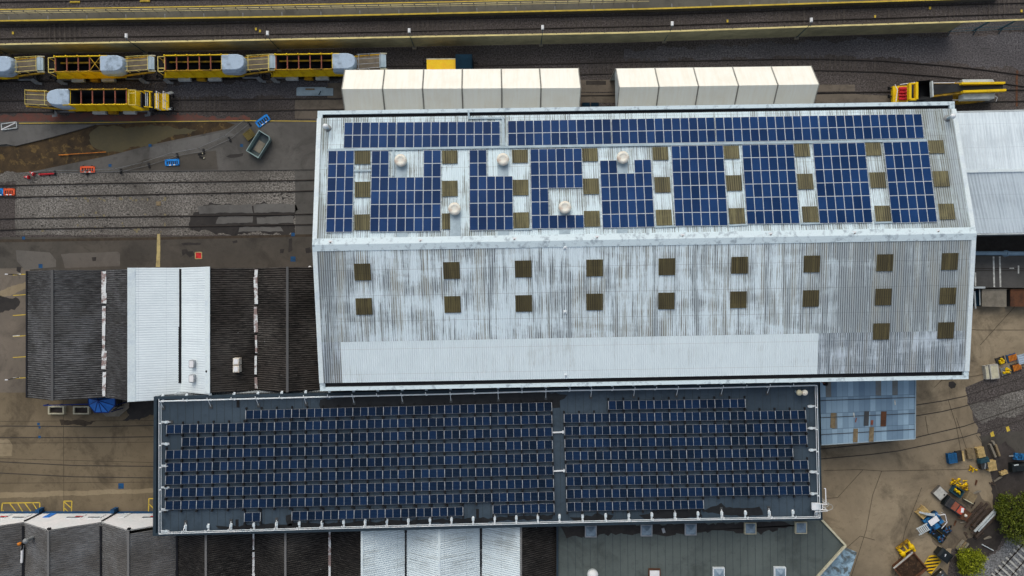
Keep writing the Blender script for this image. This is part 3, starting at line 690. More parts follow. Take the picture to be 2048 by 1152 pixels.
for u, v, w in lamp_px:
    lb = 'teal lamp post by the boundary fence, '+w+' of seven'
    if lamp0 is None:
        lamp0 = thing('lamp_post', lb, 'lamp post', P(u, v), 0, 'lamp posts along the boundary fence')
        mm = MB(); mm.box((0, 0, 0.12), (0.55, 0.5, 0.26)); mm.build('footing', 'boxwood', lamp0, local=True)
        mm = MB(); mm.tube((0, 0, 0.2), (0, 0.12, 4.6), 0.055, 8, r2=0.04); mm.beam((0, 0.1, 4.55), (0, 0.55, 4.65), 0.05, 0.05); mm.build('post', 'teal', lamp0, local=True)
        mm = MB(); mm.rings([[(-.17, .3, 4.6), (.17, .3, 4.6), (.17, .85, 4.6), (-.17, .85, 4.6)], [(-.17, .3, 4.72), (.17, .3, 4.72), (.17, .85, 4.72), (-.17, .85, 4.72)], [(-.1, .36, 4.8), (.1, .36, 4.8), (.1, .8, 4.8), (-.1, .8, 4.8)]]); mm.build('lamp_head', 'white', lamp0, local=True)
    else:
        c = copy_tree(lamp0); c.matrix_world = Matrix.Translation(P(u, v)); c['label'] = lb

# ------------------------------------------------------------------ main shed
ZE, ZR = 9.5, 12.0
TL, TR, BR, BL = P(635, 222, ZE), P(1909, 203, ZE), P(1937, 758, ZE), P(640, 782, ZE)
RL, RR = P(625, 490, ZR), P(1952, 467, ZR)
shed = thing('main_shed', 'very large white corrugated shed with solar panels and brown rooflights on its roof', 'industrial building', (15, 5, 0))
def dirv(a, b): return (b-a).normalized()
Ex = dirv(RL, RR)
def plane_pt(u, v, p0, nrm, lift=0.0):
    cam = Vector((0, 0, H)); d = P(u, v, 0)-cam
    return cam + d*((p0+nrm*lift-cam).dot(nrm)/d.dot(nrm))
nN = (TR-TL).cross(RL-TL).normalized(); nN = nN if nN.z > 0 else -nN
nS = (BR-BL).cross(RL-BL).normalized(); nS = nS if nS.z > 0 else -nS
def PN(u, v, lift=0.0): return plane_pt(u, v, (TL+RR)/2, nN, lift)
def PS(u, v, lift=0.0): return plane_pt(u, v, (BL+RR)/2, nS, lift)
def bil(a, b, c, d, s, t): return a.lerp(b, s).lerp(d.lerp(c, s), t)
# slopes start inside the box gutter (gutter 0.35 m wide behind a 0.5 m wide coping)
gi = 0.055
def slope(name, r0, r1, e0, e1, s0, s1, t0, t1, mat, lift=0.0, pitch=0.26):
    m = MB(); nn = Vector((0, 0, lift))
    a, b, c, d = (bil(r0, r1, e1, e0, s, t)+nn for s, t in ((s0, t0), (s1, t0), (s1, t1), (s0, t1)))
    m.corr(a, b, c, d, pitch, 0.03, uv0=(s0*76, t0*17)); return m.build(name, mat, shed)
tg = 1-gi
slope('roof_slope', RL, RR, TL, TR, 0.006, 0.995, 0.02, tg, 'roofN')
slope('roof_slope', RL, RR, BL, BR, 0.006, 0.995, 0.02, 0.66, 'roofS')
slope('roof_slope', RL, RR, BL, BR, 0.767, 0.995, 0.66, tg, 'roofG')
slope('roof_slope', RL, RR, BL, BR, 0.006, 0.035, 0.66, tg, 'roofG')
slope('replacement_sheets', RL, RR, BL, BR, 0.035, 0.767, 0.66, tg, 'roofW', 0.02)
# box gutters, copings, verges, ridge cap
for e0, e1, sg in ((TL, TR, 1), (BL, BR, -1)):
    o = Vector((0, 1, 0))*sg
    m = MB(); m.prism([e0-o*0.95+Ex*0.6, e1-o*0.95-Ex*0.6, e1-o*0.42-Ex*0.6, e0-o*0.42+Ex*0.6], ZE-0.45, ZE-0.30); m.build('gutter', 'gutter', shed)
    m = MB(); m.prism([e0+Ex*0.02, e1-Ex*0.02, e1-o*0.44-Ex*0.02, e0-o*0.44+Ex*0.02], ZE-0.5, ZE+0.06)
    for e, sgn in ((e0, 1), (e1, -1)):
        m.prism([e-o*0.44, e-o*0.44+Ex*sgn*0.6, e-o*1.0+Ex*sgn*0.6, e-o*1.0], ZE-0.5, ZE+0.055)
    m.build('parapet_coping', 'flash_d', shed)
for r, e0, e1, sg in ((RL, TL, BL, 1), (RR, TR, BR, -1)):
    m = MB()
    for e in (e0, e1):
        k = (e-r).normalized(); n = Vector((0, 0, 1))
        a = r+n*0.05; b = e+n*0.05-k*0.95
        m.add([a-Ex*sg*0.03, a+Ex*sg*0.5, b+Ex*sg*0.5, b-Ex*sg*0.03, a-Ex*sg*0.03-n*.3, a+Ex*sg*0.5-n*.3, b+Ex*sg*0.5-n*.3, b-Ex*sg*0.03-n*.3],
              [(0, 1, 2, 3), (4, 7, 6, 5), (0, 4, 5, 1), (1, 5, 6, 2), (2, 6, 7, 3), (3, 7, 4, 0)])
    m.build('verge', 'flash', shed)
m = MB()
def slp(r, e, d): k = (e-r).normalized(); return r+k*d+Vector((0, 0, 0.075))
ring = lambda r, en, es: [slp(r, en, 0.75), r+Vector((0, 0, 0.16)), slp(r, es, 0.75), slp(r, es, 0.75)-Vector((0, 0, .06)), slp(r, en, 0.75)-Vector((0, 0, .06))]
r0, r1 = ring(RL, TL, BL), ring(RR, TR, BR)
m.rings([r0, r1]); m.build('ridge_cap', 'flash_d', shed)
m = MB()
cr = [TL, RL, BL, BR, RR, TR]; ins = [c+Vector((0.5 if c.x < 0 else -0.5, 0, -0.5)) for c in cr]
for i, c in enumerate(ins):
    if i in (0, 5): c.y -= 0.3
    if i in (2, 3): c.y += 0.3
for i in range(6):
    a, b = ins[i], ins[(i+1) % 6]; m.add([Vector((a.x, a.y, 0)), Vector((b.x, b.y, 0)), b, a], [(0, 1, 2, 3)])
m.build('wall', 'wall_grey', shed)
# rooflights
def rooflight(c, ax, sl, nrm, w, h, mat):
    m = MB(); ax = ax.normalized(); sl = sl.normalized()
    a = c-ax*w/2-sl*h/2; m.corr(a, a+ax*w, a+ax*w+sl*h, a+sl*h, 0.26, 0.03, uv0=(c.x, c.y)); 
    fr = MB()
    o = m.build('rooflight', mat, shed)
slN = ((TL+TR)/2-(RL+RR)/2).normalized(); slS = ((BL+BR)/2-(RL+RR)/2).normalized()
cols = [(725, 901), (742, 0)]
rowsN = [((725, 315), (725, 379), (724.5, 444.5)), ((899.5, 314), (899.5, 377), (892, 442.5)), ((1040, 312.5), (1041, 375), (1042, 440.5)), ((1180, 309.5), (1182, 372.5), (1184, 437.5)),
         ((1321, 307), (1325, 369.5), (1328, 435)), ((1463, 304.5), (1468, 366), (1474, 432)), ((1604, 300), (1611, 363), (1621, 428.5)), ((1747, 298), (1756, 360), (1766, 427)), ((1873, 293.5), (1883, 357.5), (1894, 423))]
for ci, col in enumerate(rowsN):
    for k, (u, v) in enumerate(col):
        w = 1.85; h = 1.62 if k == 0 else 1.9
        if ci == 1 and k == 2: w = 0.95
        rooflight(PN(u, v, 0.12), Ex, slN, nN, w, h, 'skylight')
for i, (u, v) in enumerate([(725, 544), (903, 541), (1046.5, 538), (1189.5, 536), (1334, 533.5), (1479.5, 530.5), (1624, 528), (1770, 525.5), (1900, 523),
             (728, 613), (905, 609), (1047.5, 607), (1189.5, 604), (1333, 602), (1477, 599.5), (1622, 597), (1767, 594), (1896, 592), (1763, 663), (1892, 661)]):
    rooflight(PS(u, v, 0.12), Ex, slS, nS, 1.95, 1.98, 'skylight2')
# cable trays on the north slope
ct = thing('cable_tray', 'pale grey cable tray crossing the big roof between the solar arrays', 'cable tray', PN(1250, 290))
m = MB()
m.beam(PN(655, 300, .12), PN(1853, 280.5, .12), 0.28, 0.1, up=nN); m.beam(PN(1007, 293, .12), PN(1006, 236, .12), 0.3, 0.1, up=nN); m.beam(PN(1010, 236, .12), PN(938, 236.5, .12), 0.2, 0.1, up=nN)
m.beam(PN(938, 238, .12), PN(937, 221, .3), 0.22, 0.1, up=nN)
m.beam(PN(708, 341.5, .1), PN(742, 341, .1), 0.22, 0.08, up=nN); m.beam(PN(787, 300, .1), PN(787, 352, .1), 0.22, 0.08, up=nN)
for a, b in (((1027, 459), (1064, 458)), ((1310, 454), (1352, 452.5)), ((1458, 451), (1496, 449)), ((1601, 447.5), (1643, 446.5)), ((1749, 445.5), (1786, 444.5))):
    m.beam(PN(*a, .09), PN(*b, .09), 0.2, 0.08, up=nN)
m.build('tray', 'galv', ct)
# pitched-roof solar arrays
def pv_mesh(w, h, mat, fr=0.032, th=0.04):
    m = MB(); m.box((0, 0, 0), (w, h, th))
    a, b = w/2-fr, h/2-fr; z = th/2+0.003
    m.add([(-a, -b, z), (a, -b, z), (a, b, z), (-a, b, z)], [(0, 1, 2, 3)], 1, [[(0, 0), (1, 0), (1, 1), (0, 1)]])
    return m
def array(label, tl, tr, br, bl, nc, nr, skip=()):
    q = [PN(*p, 0.14) for p in (tl, tr, br, bl)]; c = sum(q, Vector())/4
    x = ((q[1]-q[0])+(q[2]-q[3])); w = x.length/2; x.normalize()
    y = ((q[0]-q[3])+(q[1]-q[2])); h = y.length/2; y = (y-x*y.dot(x)).normalized(); z = x.cross(y)
    t = thing('solar_array', label, 'solar array', c, rot=Matrix((x, y, z)).transposed(), group='solar arrays on the big shed roof')
    pw, ph = w/nc, h/nr; me = None
    for r in range(nr):
        for k in range(nc):
            if (r, k) in skip: continue
            if me is None: o = pv_mesh(pw-0.02, ph-0.02, 'pv').build('solar_panel', ['alu', 'pv'], t, local=True); me = o.data
            else: o = link('solar_panel', me, t)
            o.location = (-w/2+(k+0.5)*pw, h/2-(r+0.5)*ph, 0)
    rl = MB()
    for r in range(nr):
        runs = []; cur = None
        for k in range(nc+1):
            ok = k < nc and (r, k) not in skip
            if ok and cur is None: cur = k
            if not ok and cur is not None: runs.append((cur, k)); cur = None
        for k0, k1 in runs:
            for dy in (0.22, 0.78):
                yy = h/2-(r+dy)*ph
                rl.box((-w/2+(k0+k1)/2*pw, yy, -0.06), ((k1-k0)*pw+0.3, 0.05, 0.06))
    rl.build('mounting_rails', 'alu', t, local=True)
    return t
def cut(tl, tr, br, bl, f0, f1):
    L = lambda a, b, f: (a[0]+(b[0]-a[0])*f, a[1]+(b[1]-a[1])*f)
    return L(tl, tr, f0), L(tl, tr, f1), L(bl, br, f1), L(bl, br, f0)
a1 = ((688, 244.8), (999.7, 243), (1000.5, 294.3), (687.8, 296.4))
a2 = ((1015, 241.5), (1843.7, 227.7), (1848.8, 276.6), (1015.4, 292.4))
array('short two-row solar strip of six columns at the top left of the big roof', *cut(*a1, 0, 0.334), 6, 2)
array('two-row solar strip just left of the vertical cable tray on the big roof', *cut(*a1, 0.337, 1), 12, 2)
for k, w in enumerate(('two-row solar strip just right of the vertical cable tray on the big roof', 'two-row solar strip second to the right of the vertical cable tray', 'two-row solar strip third to the right of the vertical cable tray', 'two-row solar strip at the top right end of the big roof')):
    array(w, *cut(*a2, k/4+0.0008, (k+1)/4-0.0008), 12, 2)
R_ = lambda rows, cols: {(r, c) for r in rows for c in cols}
array('narrow solar array three panels wide at the left edge of the big roof', (656.5, 301.6), (708, 301), (705.2, 464.3), (652, 465), 3, 6)
array('widest lower solar array, eight panels wide with a notch around a vent', (742.7, 301.3), (881.3, 300.3), (881.8, 462.5), (740.6, 464.3), 8, 6, R_((0, 1), range(2, 6)))
array('solar array five panels wide with its upper right corner missing for a vent', (937.8, 300), (1024, 299), (1027, 460), (940, 461), 5, 6, R_((0, 1), range(2, 5)))
array('solar array with a gap for a vent in its lower right part', (1060, 298.2), (1162.8, 296.4), (1168.8, 456.5), (1063.8, 457.8), 6, 6, R_((3, 4), range(2, 6)))
array('solar array missing its whole top row, with a vent standing in its notch', (1198, 294.3), (1300, 292.4), (1310, 454), (1205.7, 456.5), 6, 6, R_((0,), range(6)) | R_((1,), (2, 3)))
array('full solar array of six by six panels, leftmost of the three full ones', (1340.6, 291.7), (1444.3, 290.4), (1457.8, 451.3), (1352, 452.6), 6, 6)
array('full solar array of six by six panels, middle of the three full ones', (1481.6, 289.8), (1584.7, 287.9), (1601.5, 447.3), (1496, 448.4), 6, 6)
array('full solar array of six by six panels, rightmost of the three full ones', (1621.8, 287), (1726.5, 285), (1748, 445.3), (1642.5, 447), 6, 6)
array('full solar array five panels wide at the right end of the big roof', (1764.4, 284.8), (1852.3, 282), (1877, 444.5), (1786.3, 446), 5, 6)
# vents
vt0 = None
for u, v, v1, lb in ((803, 317, 487, 'round white roof vent in the notch of the widest solar array'), (1006, 315, 483, 'round white roof vent at the corner of the five-wide solar array'), (1244, 311, 478, 'round white roof vent standing above the array missing its top row'),
                     (910, 413, 484, 'round white roof vent on a grey strip between two lower solar arrays'), (1129, 410, 480, 'round white roof vent in the gap of an array, near the ridge')):
    b = PN(u, v+6, 0)
    t = thing('roof_vent', lb, 'roof vent', b, group='round vents on the big roof')
    m = MB(); m.lathe(b+Vector((0, 0, -0.2)), [(0.42, 0), (0.42, 0.75)], 14); m.build('stem', 'galv', t)
    m = MB(); m.lathe(b+Vector((0, 0, 0.52)), [(0.50, 0), (0.74, 0.04), (0.75, 0.16), (0.66, 0.30), (0.42, 0.40), (0.40, 0.385), (0.15, 0.36), (0.0, 0.36)], 20); m.build('cowl', 'vent', t)
    m = MB(); a, c = PN(u-10.5, v+4, .06), PN(u-10.5+(v1-v)*0.004, v1, .06); w = Ex*1.25
    m.add([a, a+w, c+w, c]+[x-Vector((0, 0, .05)) for x in (a, a+w, c+w, c)], [(3, 2, 1, 0), (0, 1, 5, 4), (1, 2, 6, 5), (2, 3, 7, 6), (3, 0, 4, 7)]); m.build('flashing', 'galv', t)
for u, v, lb in ((656, 252, 'small silver flue cap at the top left corner of the big roof'), (1894, 232, 'small white flue cap at the top right corner of the big roof')):
    b = PN(u, v+5); t = thing('flue', lb, 'flue', b)
    m = MB(); m.tube(b-Vector((0, 0, .2)), b+Vector((0, 0, 1.0)), 0.16, 10); m.build('pipe', 'galv', t)
    m = MB(); m.lathe(b+Vector((0, 0, 1.0)), [(0.18, 0), (0.32, 0.05), (0.30, 0.2), (0.1, 0.32), (0, 0.33)], 14); m.build('cap', 'galv_w', t)
    m = MB(); m.lathe(b+nN*0.02, [(0.42, 0), (0.40, 0.06), (0.2, 0.12)], 12); m.build('collar', 'grey', t)
ap = None
for i, (u, v) in enumerate(((661, 485), (841, 482), (1029, 479), (1194, 475.5), (1365, 472), (1541, 469.5), (1709, 466.5), (1876, 463))):
    b = PN(u, v, 0.08); lb = 'small white square anchor plate near the ridge, '+('leftmost', 'second from left', 'third from left', 'fourth from left', 'fourth from right', 'third from right', 'second from right', 'rightmost')[i]+' of eight'
    if ap is None:
        ap = thing('anchor_plate', lb, 'anchor plate', b, group='anchor plates along the ridge')
        m = MB(); m.box((0, 0, 0.0), (0.46, 0.46, 0.05)); m.build('plate', 'white', ap, local=True)
        m = MB(); m.tube((0, 0, .02), (0, 0, .14), .05, 8); m.beam((-.1, -.05, .12), (.1, .05, .12), .05, .05); m.build('eye_bolt', 'rust', ap, local=True)
    else:
        c = copy_tree(ap); c.matrix_world = Matrix.Translation(b); c['label'] = lb
for i, (u, v) in enumerate(((1130, 495), (1130, 624), (1132, 750))):
    m = MB(); m.lathe(PS(u, v, 0.03), [(0.16, 0), (0.15, 0.1), (0.05, 0.16)], 10); m.box(PS(u, v, 0.05), (0.4, 0.4, 0.04))
    tag(m.build('roof_anchor', 'galv_w'), 'tiny white anchor on the weathered lower slope of the big roof, '+('highest', 'middle', 'lowest')[i]+' of three', 'roof anchor', 'anchors on the weathered slope')

# ------------------------------------------------------------------ white seam-roofed building on the right
rb = thing('seam_roof_building', 'white standing-seam roofed building joining the right end of the big shed', 'industrial building', P(2040, 340))
z1, z2 = 7.0, 8.4
nA, nB = P(1905, 226, z1), P(2200, 219, z1); rA, rB = P(1918, 343, z2), P(2220, 337, z2); sA, sB = P(1945, 467, z1), P(2240, 462, z1)
for a, b, c, d in ((rA, rB, nB, nA), (rA, rB, sB, sA)):
    m = MB(); m.corr(a, b, c, d, 0.42, 0.022); m.build('roof_slope', 'roof_right', rb)
m = MB(); m.beam(rA+Vector((0, 0, .06)), rB+Vector((0, 0, .06)), 0.35, 0.08); m.build('ridge_cap', 'flash', rb)
m = MB(); m.beam(nA+Vector((0, .12, -.1)), nB+Vector((0, .12, -.1)), 0.18, 0.2); m.build('gutter', 'grey_l', rb)
m = MB(); m.beam(sA+Vector((0, -.1, -.12)), sB+Vector((0, -.1, -.12)), 0.16, 0.2)
m.build('gutter', 'grey_l', rb)
m = MB(); w0 = [sA+Vector((.2, .1, -.15)), sB+Vector((0, .1, -.15)), nB+Vector((0, -.1, -.15)), nA+Vector((.2, -.1, -.15))]
for i in range(4):
    a, b = w0[i], w0[(i+1) % 4]; m.add([Vector((a.x, a.y, 0)), Vector((b.x, b.y, 0)), b, a], [(0, 1, 2, 3)])
m.build('wall', 'wall_grey', rb)

# ------------------------------------------------------------------ cream tents over the siding
def tent(label, uls, url, ulv, urv, frames, eave_v, ysouth):
    zt, ze = 7.0, 5.0
    A0, A1 = P(uls, ulv, zt), P(url, urv, zt)
    t = thing('tent_shelter', label, 'tent', Vector((A0.x, A0.y, 0)), group='cream shelters over the siding')
    N0, N1 = Vector((A0.x-.1, P(0, eave_v[0], ze).y, ze)), Vector((A1.x-.1, P(0, eave_v[1], ze).y, ze))
    S0, S1 = Vector((A0.x, ysouth[0], ze+0.2)), Vector((A1.x, ysouth[1], ze+0.2))
    m = MB(); fr = MB()
    ts = [0]+[(P(f, 0, zt).x-A0.x)/(A1.x-A0.x) for f in frames]+[1]
    for a, b in zip(ts, ts[1:]):
        e = 0.0008
        for R0, R1, E0, E1 in ((A0, A1, N0, N1), (A0, A1, S0, S1)):
            r0, r1, e0, e1 = R0.lerp(R1, a+e), R0.lerp(R1, b-e), E0.lerp(E1, a+e), E0.lerp(E1, b-e)
            n = 4; rows = []
            for i in range(n+1):
                f = i/n; sag = -0.05*math.sin(math.pi*f)
                rows.append([r0.lerp(e0, f)+Vector((0, 0, sag*.3)), r0.lerp(e0, f).lerp(r1.lerp(e1, f), .5)+Vector((0, 0, sag)), r1.lerp(e1, f)+Vector((0, 0, sag*.3))])
            vs = [p for r in rows for p in r]; fs = []
            for i in range(n):
                for j in range(2):
                    q = (i*3+j, i*3+j+1, i*3+j+4, i*3+j+3); fs.append(q)
            m.add(vs, fs, 0, smooth=True)
    m.build('roof_canvas', 'tent', t)
    for k in ts:
        for dk in (-0.0022, 0.0022):
            fr = MB(); kk = min(1, max(0, k+dk)); r = A0.lerp(A1, kk)+Vector((0, 0, .03))
            fr.tube(r, N0.lerp(N1, kk)+Vector((0, 0, .03)), 0.03, 6); fr.tube(r, S0.lerp(S1, kk)+Vector((0, 0, .03)), 0.03, 6); fr.build('frame_bow', 'tent_line', t)
    m = MB()
    m.add([N0, N1, Vector((N1.x, N1.y, 0)), Vector((N0.x, N0.y, 0))], [(0, 1, 2, 3)])
    for R, N_, S_, s in ((A0, N0, S0, 1), (A1, N1, S1, -1)):
        pts = [N_, R, S_, Vector((S_.x, S_.y, 3.9)), Vector((N_.x, N_.y, 3.9))]
        pts = [p+Vector((s*0.05, 0, -.03)) for p in pts]; m.add(pts, [(0, 1, 2, 3, 4)])
    m.build('wall_canvas', 'grey_l', t)
    for k in ts:
        for E0, E1 in ((N0, N1), (S0, S1)):
            lg = MB(); e = E0.lerp(E1, k); lg.box((e.x, e.y, e.z/2), (0.12, 0.12, e.z)); lg.build('leg', 'tent_line', t)
tent('longer cream tent shelter of six bays, left of the gap in the shelters', 683, 1162, 178, 176, (765, 845, 924, 1003.5, 1082), (140, 136.5), (21.85, 22.1))
tent('shorter cream tent shelter of five bays, right of the gap in the shelters', 1238, 1638.5, 174.5, 168.8, (1318, 1397, 1477, 1556), (137, 132), (22.4, 22.75))
for i, u in enumerate((1172, 1190)):
    c = P(u, 211, 0.7); m = MB(); m.box((c.x, c.y, .38), (0.95, 0.7, 0.68)); m.box((c.x, c.y, .75), (1.0, 0.75, 0.07))
    tag(m.build('storage_box', 'navy'), 'dark blue lidded box in the gap between the tents, '+('left' if i == 0 else 'right')+' of two', 'box', 'blue boxes between the tents')

# ------------------------------------------------------------------ upper sawtooth shed (left)
ZV, ZT = 5.5, 7.75
su = thing('sawtooth_shed', 'dark ridged multi-bay shed with one white bay, left of the big shed', 'industrial building', P(340, 660))
vx = [P(u, 0, ZV).x for u in (55, 210, 362, 513, 650)]; rx = [P(u, 0, ZT).x for u in (105, 258, 420, 575)]
def yn(x): return 2.15+(x+61)*0.0135
def ysth(x): return -13.80 if x < -41.9 else -12.95+(x+41.7)*0.012
mats = [('darkU', 'darkU'), ('darkU', 'roof_white2'), ('roof_white2', 'darkU2'), ('darkU2', 'darkU2')]
for i in range(4):
    for x0, z0, x1, z1_, mt in ((vx[i], ZV, rx[i], ZT, mats[i][0]), (rx[i], ZT, vx[i+1], ZV, mats[i][1])):
        m = MB(); w = mt == 'roof_white2'; lift = 0.1 if w else 0
        ex = 0.14 if w else 0
        hi, lo = ((x1, z1_), (x0, z0)) if z1_ > z0 else ((x0, z0), (x1, z1_))
        ys = ysth((x0+x1)/2)
        if w and z1_ > z0: hi = (hi[0]+0.0, hi[1])
        a = Vector((hi[0], yn(hi[0])+ex, hi[1]+lift)); b = Vector((hi[0], ys-ex, hi[1]+lift)); c = Vector((lo[0], ys-ex, lo[1]+lift)); d = Vector((lo[0], yn(lo[0])+ex, lo[1]+lift))
        m.corr(a, b, c, d, 0.30 if w else 0.27, 0.035 if not w else 0.011, uv0=(i*13, i*5)); m.build('roof_slope', mt, su)
# white bay borders
for xa in (rx[1], rx[2]):
    m = MB()
    sgn = 1 if xa == rx[1] else -1
    m.beam((xa+sgn*0.3, yn(xa)+.14, ZT+.15-.13), (xa+sgn*0.3, ysth(xa)-.14 if sgn > 0 else -12.9, ZT+.15-.13), 0.85, 0.05, up=(sgn*0.44, 0, 0.9))
    m.build('white_edge_trim', 'flash', su)
for xa in (rx[0], rx[3]):
    m = MB(); m.beam((xa, yn(xa), ZT+.05), (xa, ysth(xa), ZT+.05), 0.3, 0.08); m.build('ridge_capping', 'darkU', su)
for k, xa in ((1, vx[1]), (3, vx[3])):
    m = MB(); y = yn(xa)-0.2; 
    while y > ysth(xa)+0.3:
        L = rnd.uniform(0.6, 2.4); w = rnd.uniform(0.30, 0.75) if k == 1 else rnd.uniform(0.22, 0.48); y2 = max(ysth(xa)+0.2, y-L)
        m.beam((xa+rnd.uniform(-.06, .06), y, ZV+.2), (xa+rnd.uniform(-.06, .06), y2, ZV+.2), w, 0.05); y = y2-0.004-(rnd.random() < .15)*0.35
    m.build('valley_gutter', 'flaky', su)
m = MB(); m.beam((vx[2], yn(vx[2]), ZV+.16), (vx[2], -7.5, ZV+.16), 0.28, 0.06); m.beam((vx[2]-.12, -4.9, ZV+.165), (vx[2]-.12, ysth(vx[2])+1, ZV+.165), 0.5, 0.06); m.build('valley_gutter', 'gutter', su)
m = MB(); m.beam((vx[0]-.08, yn(vx[0]), ZV), (vx[0]-.08, ysth(vx[0]), ZV), 0.2, 0.16); m.build('eaves_gutter', 'gutter', su)
m = MB()
for i in range(4):
    for yy in (yn(rx[i])-.15, ysth(rx[i])+.15):
        m.add([(vx[i], yy, 0), (vx[i+1], yy, 0), (vx[i+1], yy, ZV-.05), (rx[i], yy, ZT-.08), (vx[i], yy, ZV-.05)], [(0, 1, 2, 3, 4)])
m.add([(vx[0]+.1, yn(vx[0])-.15, 0), (vx[0]+.1, -13.6, 0), (vx[0]+.1, -13.6, ZV-.1), (vx[0]+.1, yn(vx[0])-.15, ZV-.1)], [(0, 1, 2, 3)])
m.build('wall', 'wall_brick', su)
# rooflights / small units on this shed
for i, (u, v) in enumerate(((384, 728), (384, 757))):
    c = P(u, v, 7.1); t = thing('roof_hatch', 'small grey roof hatch on the white bay, '+('upper' if i == 0 else 'lower')+' of the pair', 'roof hatch', c, group='hatches on the white bay')
    m = MB(); m.prism([c+Vector((x*.33, y*.5, 0)) for x, y in ((-1, -.85), (-.7, -1), (.7, -1), (1, -.85), (1, .85), (.7, 1), (-.7, 1), (-1, .85))], 6.3, 7.25); m.build('kerb', 'alu_warm', t)
    m = MB(); m.prism([c+Vector((x*.24, y*.4, 0)) for x, y in ((-1, -1), (1, -1), (1, 1), (-1, 1))], 7.25, 7.32); m.build('lid', 'white', t)
c = P(416, 742, 7.3); m = MB(); m.tube((c.x, c.y, 6.9), (c.x, c.y, 7.7), .1, 8); m.lathe((c.x, c.y, 7.7), [(.16, 0), (.1, .12), (0, .14)], 8); tag(m.build('vent_pipe', 'black'), 'tiny black vent pipe on the white bay beside the two hatches', 'vent pipe')
for i, (u, v) in enumerate(((472, 723), (472, 738))):
    c = P(u, v, 7.2); t = thing('fan_unit', 'small cream box unit on the dark roof, '+('upper' if i == 0 else 'lower')+' of the touching pair', 'fan unit', c, group='cream units on the dark roof')
    m = MB(); m.box((c.x, c.y, 6.8), (.72, .82, .9)); m.build('casing', 'vent', t)
    m = MB(); m.box((c.x, c.y, 7.28), (.5, .6, .05)); m.build('cover', 'white', t)
# lead strip between this shed and the flat roof
m = MB(); xs = [-42.2, -41.2, -37, -32.6, -32.2, -27.5, -22.9]
q0 = [Vector((x, -13.45+(x+43)*0.02, 6.75)) for x in xs]; q1 = [Vector((x, ysth(x)-.05 if x > -41.6 else -13.0, 5.4+(0.8 if i in (2, 5) else 0))) for i, x in enumerate(xs)]
for i in range(len(xs)-1): m.corr(q0[i], q0[i+1], q1[i+1], q1[i], 0.3, 0.03)
m.build('lead_flashing', 'wall_grey', su)

# ------------------------------------------------------------------ lower sawtooth shed
ZV2, ZT2 = 3.9, 6.75
sv = thing('gabled_workshop', 'long multi-gabled workshop with white gable fronts along the bottom edge', 'industrial building', P(300, 1100))
v2 = [P(u, 0, ZV2).x for u in (-104, 48, 203, 355, 508, 660, 812, 962, 1114)]; r2 = [P(u, 0, ZT2).x for u in (-62, 97, 257, 412, 571, 724, 879, 1042)]
def ynv(x): return -30.07 if x < -44.2 else -30.55+(x+44)*0.0235
YB = -46.0
mats2 = [('darkV', 'darkV')]*3+[('darkV', 'darkV2'), ('darkV2', 'darkV2'), ('darkV2', 'roof_streak'), ('roof_streak', 'roof_streak'), ('roof_streak', 'darkV2')]
mats2[3] = ('darkV2', 'darkV2')
for i in range(8):
    for x0, z0, x1, z1_, mt in ((v2[i], ZV2, r2[i], ZT2, mats2[i][0]), (r2[i], ZT2, v2[i+1], ZV2, mats2[i][1])):
        hi, lo = ((x1, z1_), (x0, z0)) if z1_ > z0 else ((x0, z0), (x1, z1_))
        segs = [(ynv((x0+x1)/2), YB)]
        m = MB(); lift = 0.08 if mt == 'roof_streak' else 0
        yA = min(ynv(hi[0]), ynv(lo[0]))
        m.corr((hi[0], yA, hi[1]+lift), (hi[0], YB, hi[1]+lift), (lo[0], YB, lo[1]+lift), (lo[0], yA, lo[1]+lift), 0.27, 0.035, uv0=(i*17, i*7)); m.build('roof_slope', mt, sv)
for i in range(8):
    m = MB(); m.beam((r2[i], ynv(r2[i])-.1, ZT2+.04), (r2[i], YB, ZT2+.04), 0.26, 0.09); m.build('ridge_capping', 'flash' if i in (5, 6) else 'darkV', sv)
for i, mt in ((1, 'gutter'), (2, 'gutter'), (3, 'gutter'), (4, 'flaky'), (5, 'flaky'), (6, 'gutter'), (7, 'gutter')):
    m = MB(); xa = v2[i]; y = ynv(xa)-.4
    while y > YB:
        L = rnd.uniform(.8, 3); w = rnd.uniform(.2, .36); m.beam((xa, y, ZV2+.17), (xa, y-L, ZV2+.17), w, .05); y -= L+(0.3 if rnd.random() < .2 and mt == 'flaky' else 0.004)
    m.build('valley_gutter', mt, sv)
m = MB()
for i in range(3):
    m.add([(v2[i], -30.0, 0), (v2[i+1], -30.0, 0), (v2[i+1], -30.0, ZV2+.05), (r2[i], -30.0, ZT2+.05), (v2[i], -30.0, ZV2+.05)], [(0, 1, 2, 3, 4)])
    m.add([(v2[i], -30.12, 0), (v2[i+1], -30.12, 0), (v2[i+1], -30.12, ZV2+.05), (r2[i], -30.12, ZT2+.05), (v2[i], -30.12, ZV2+.05)], [(4, 3, 2, 1, 0)])
m.build('gable_front', 'wall_white', sv)
m = MB()
m.box((-55, -29.94, .35), (30, .06, .7)); m.build('plinth', 'bpaint', sv)
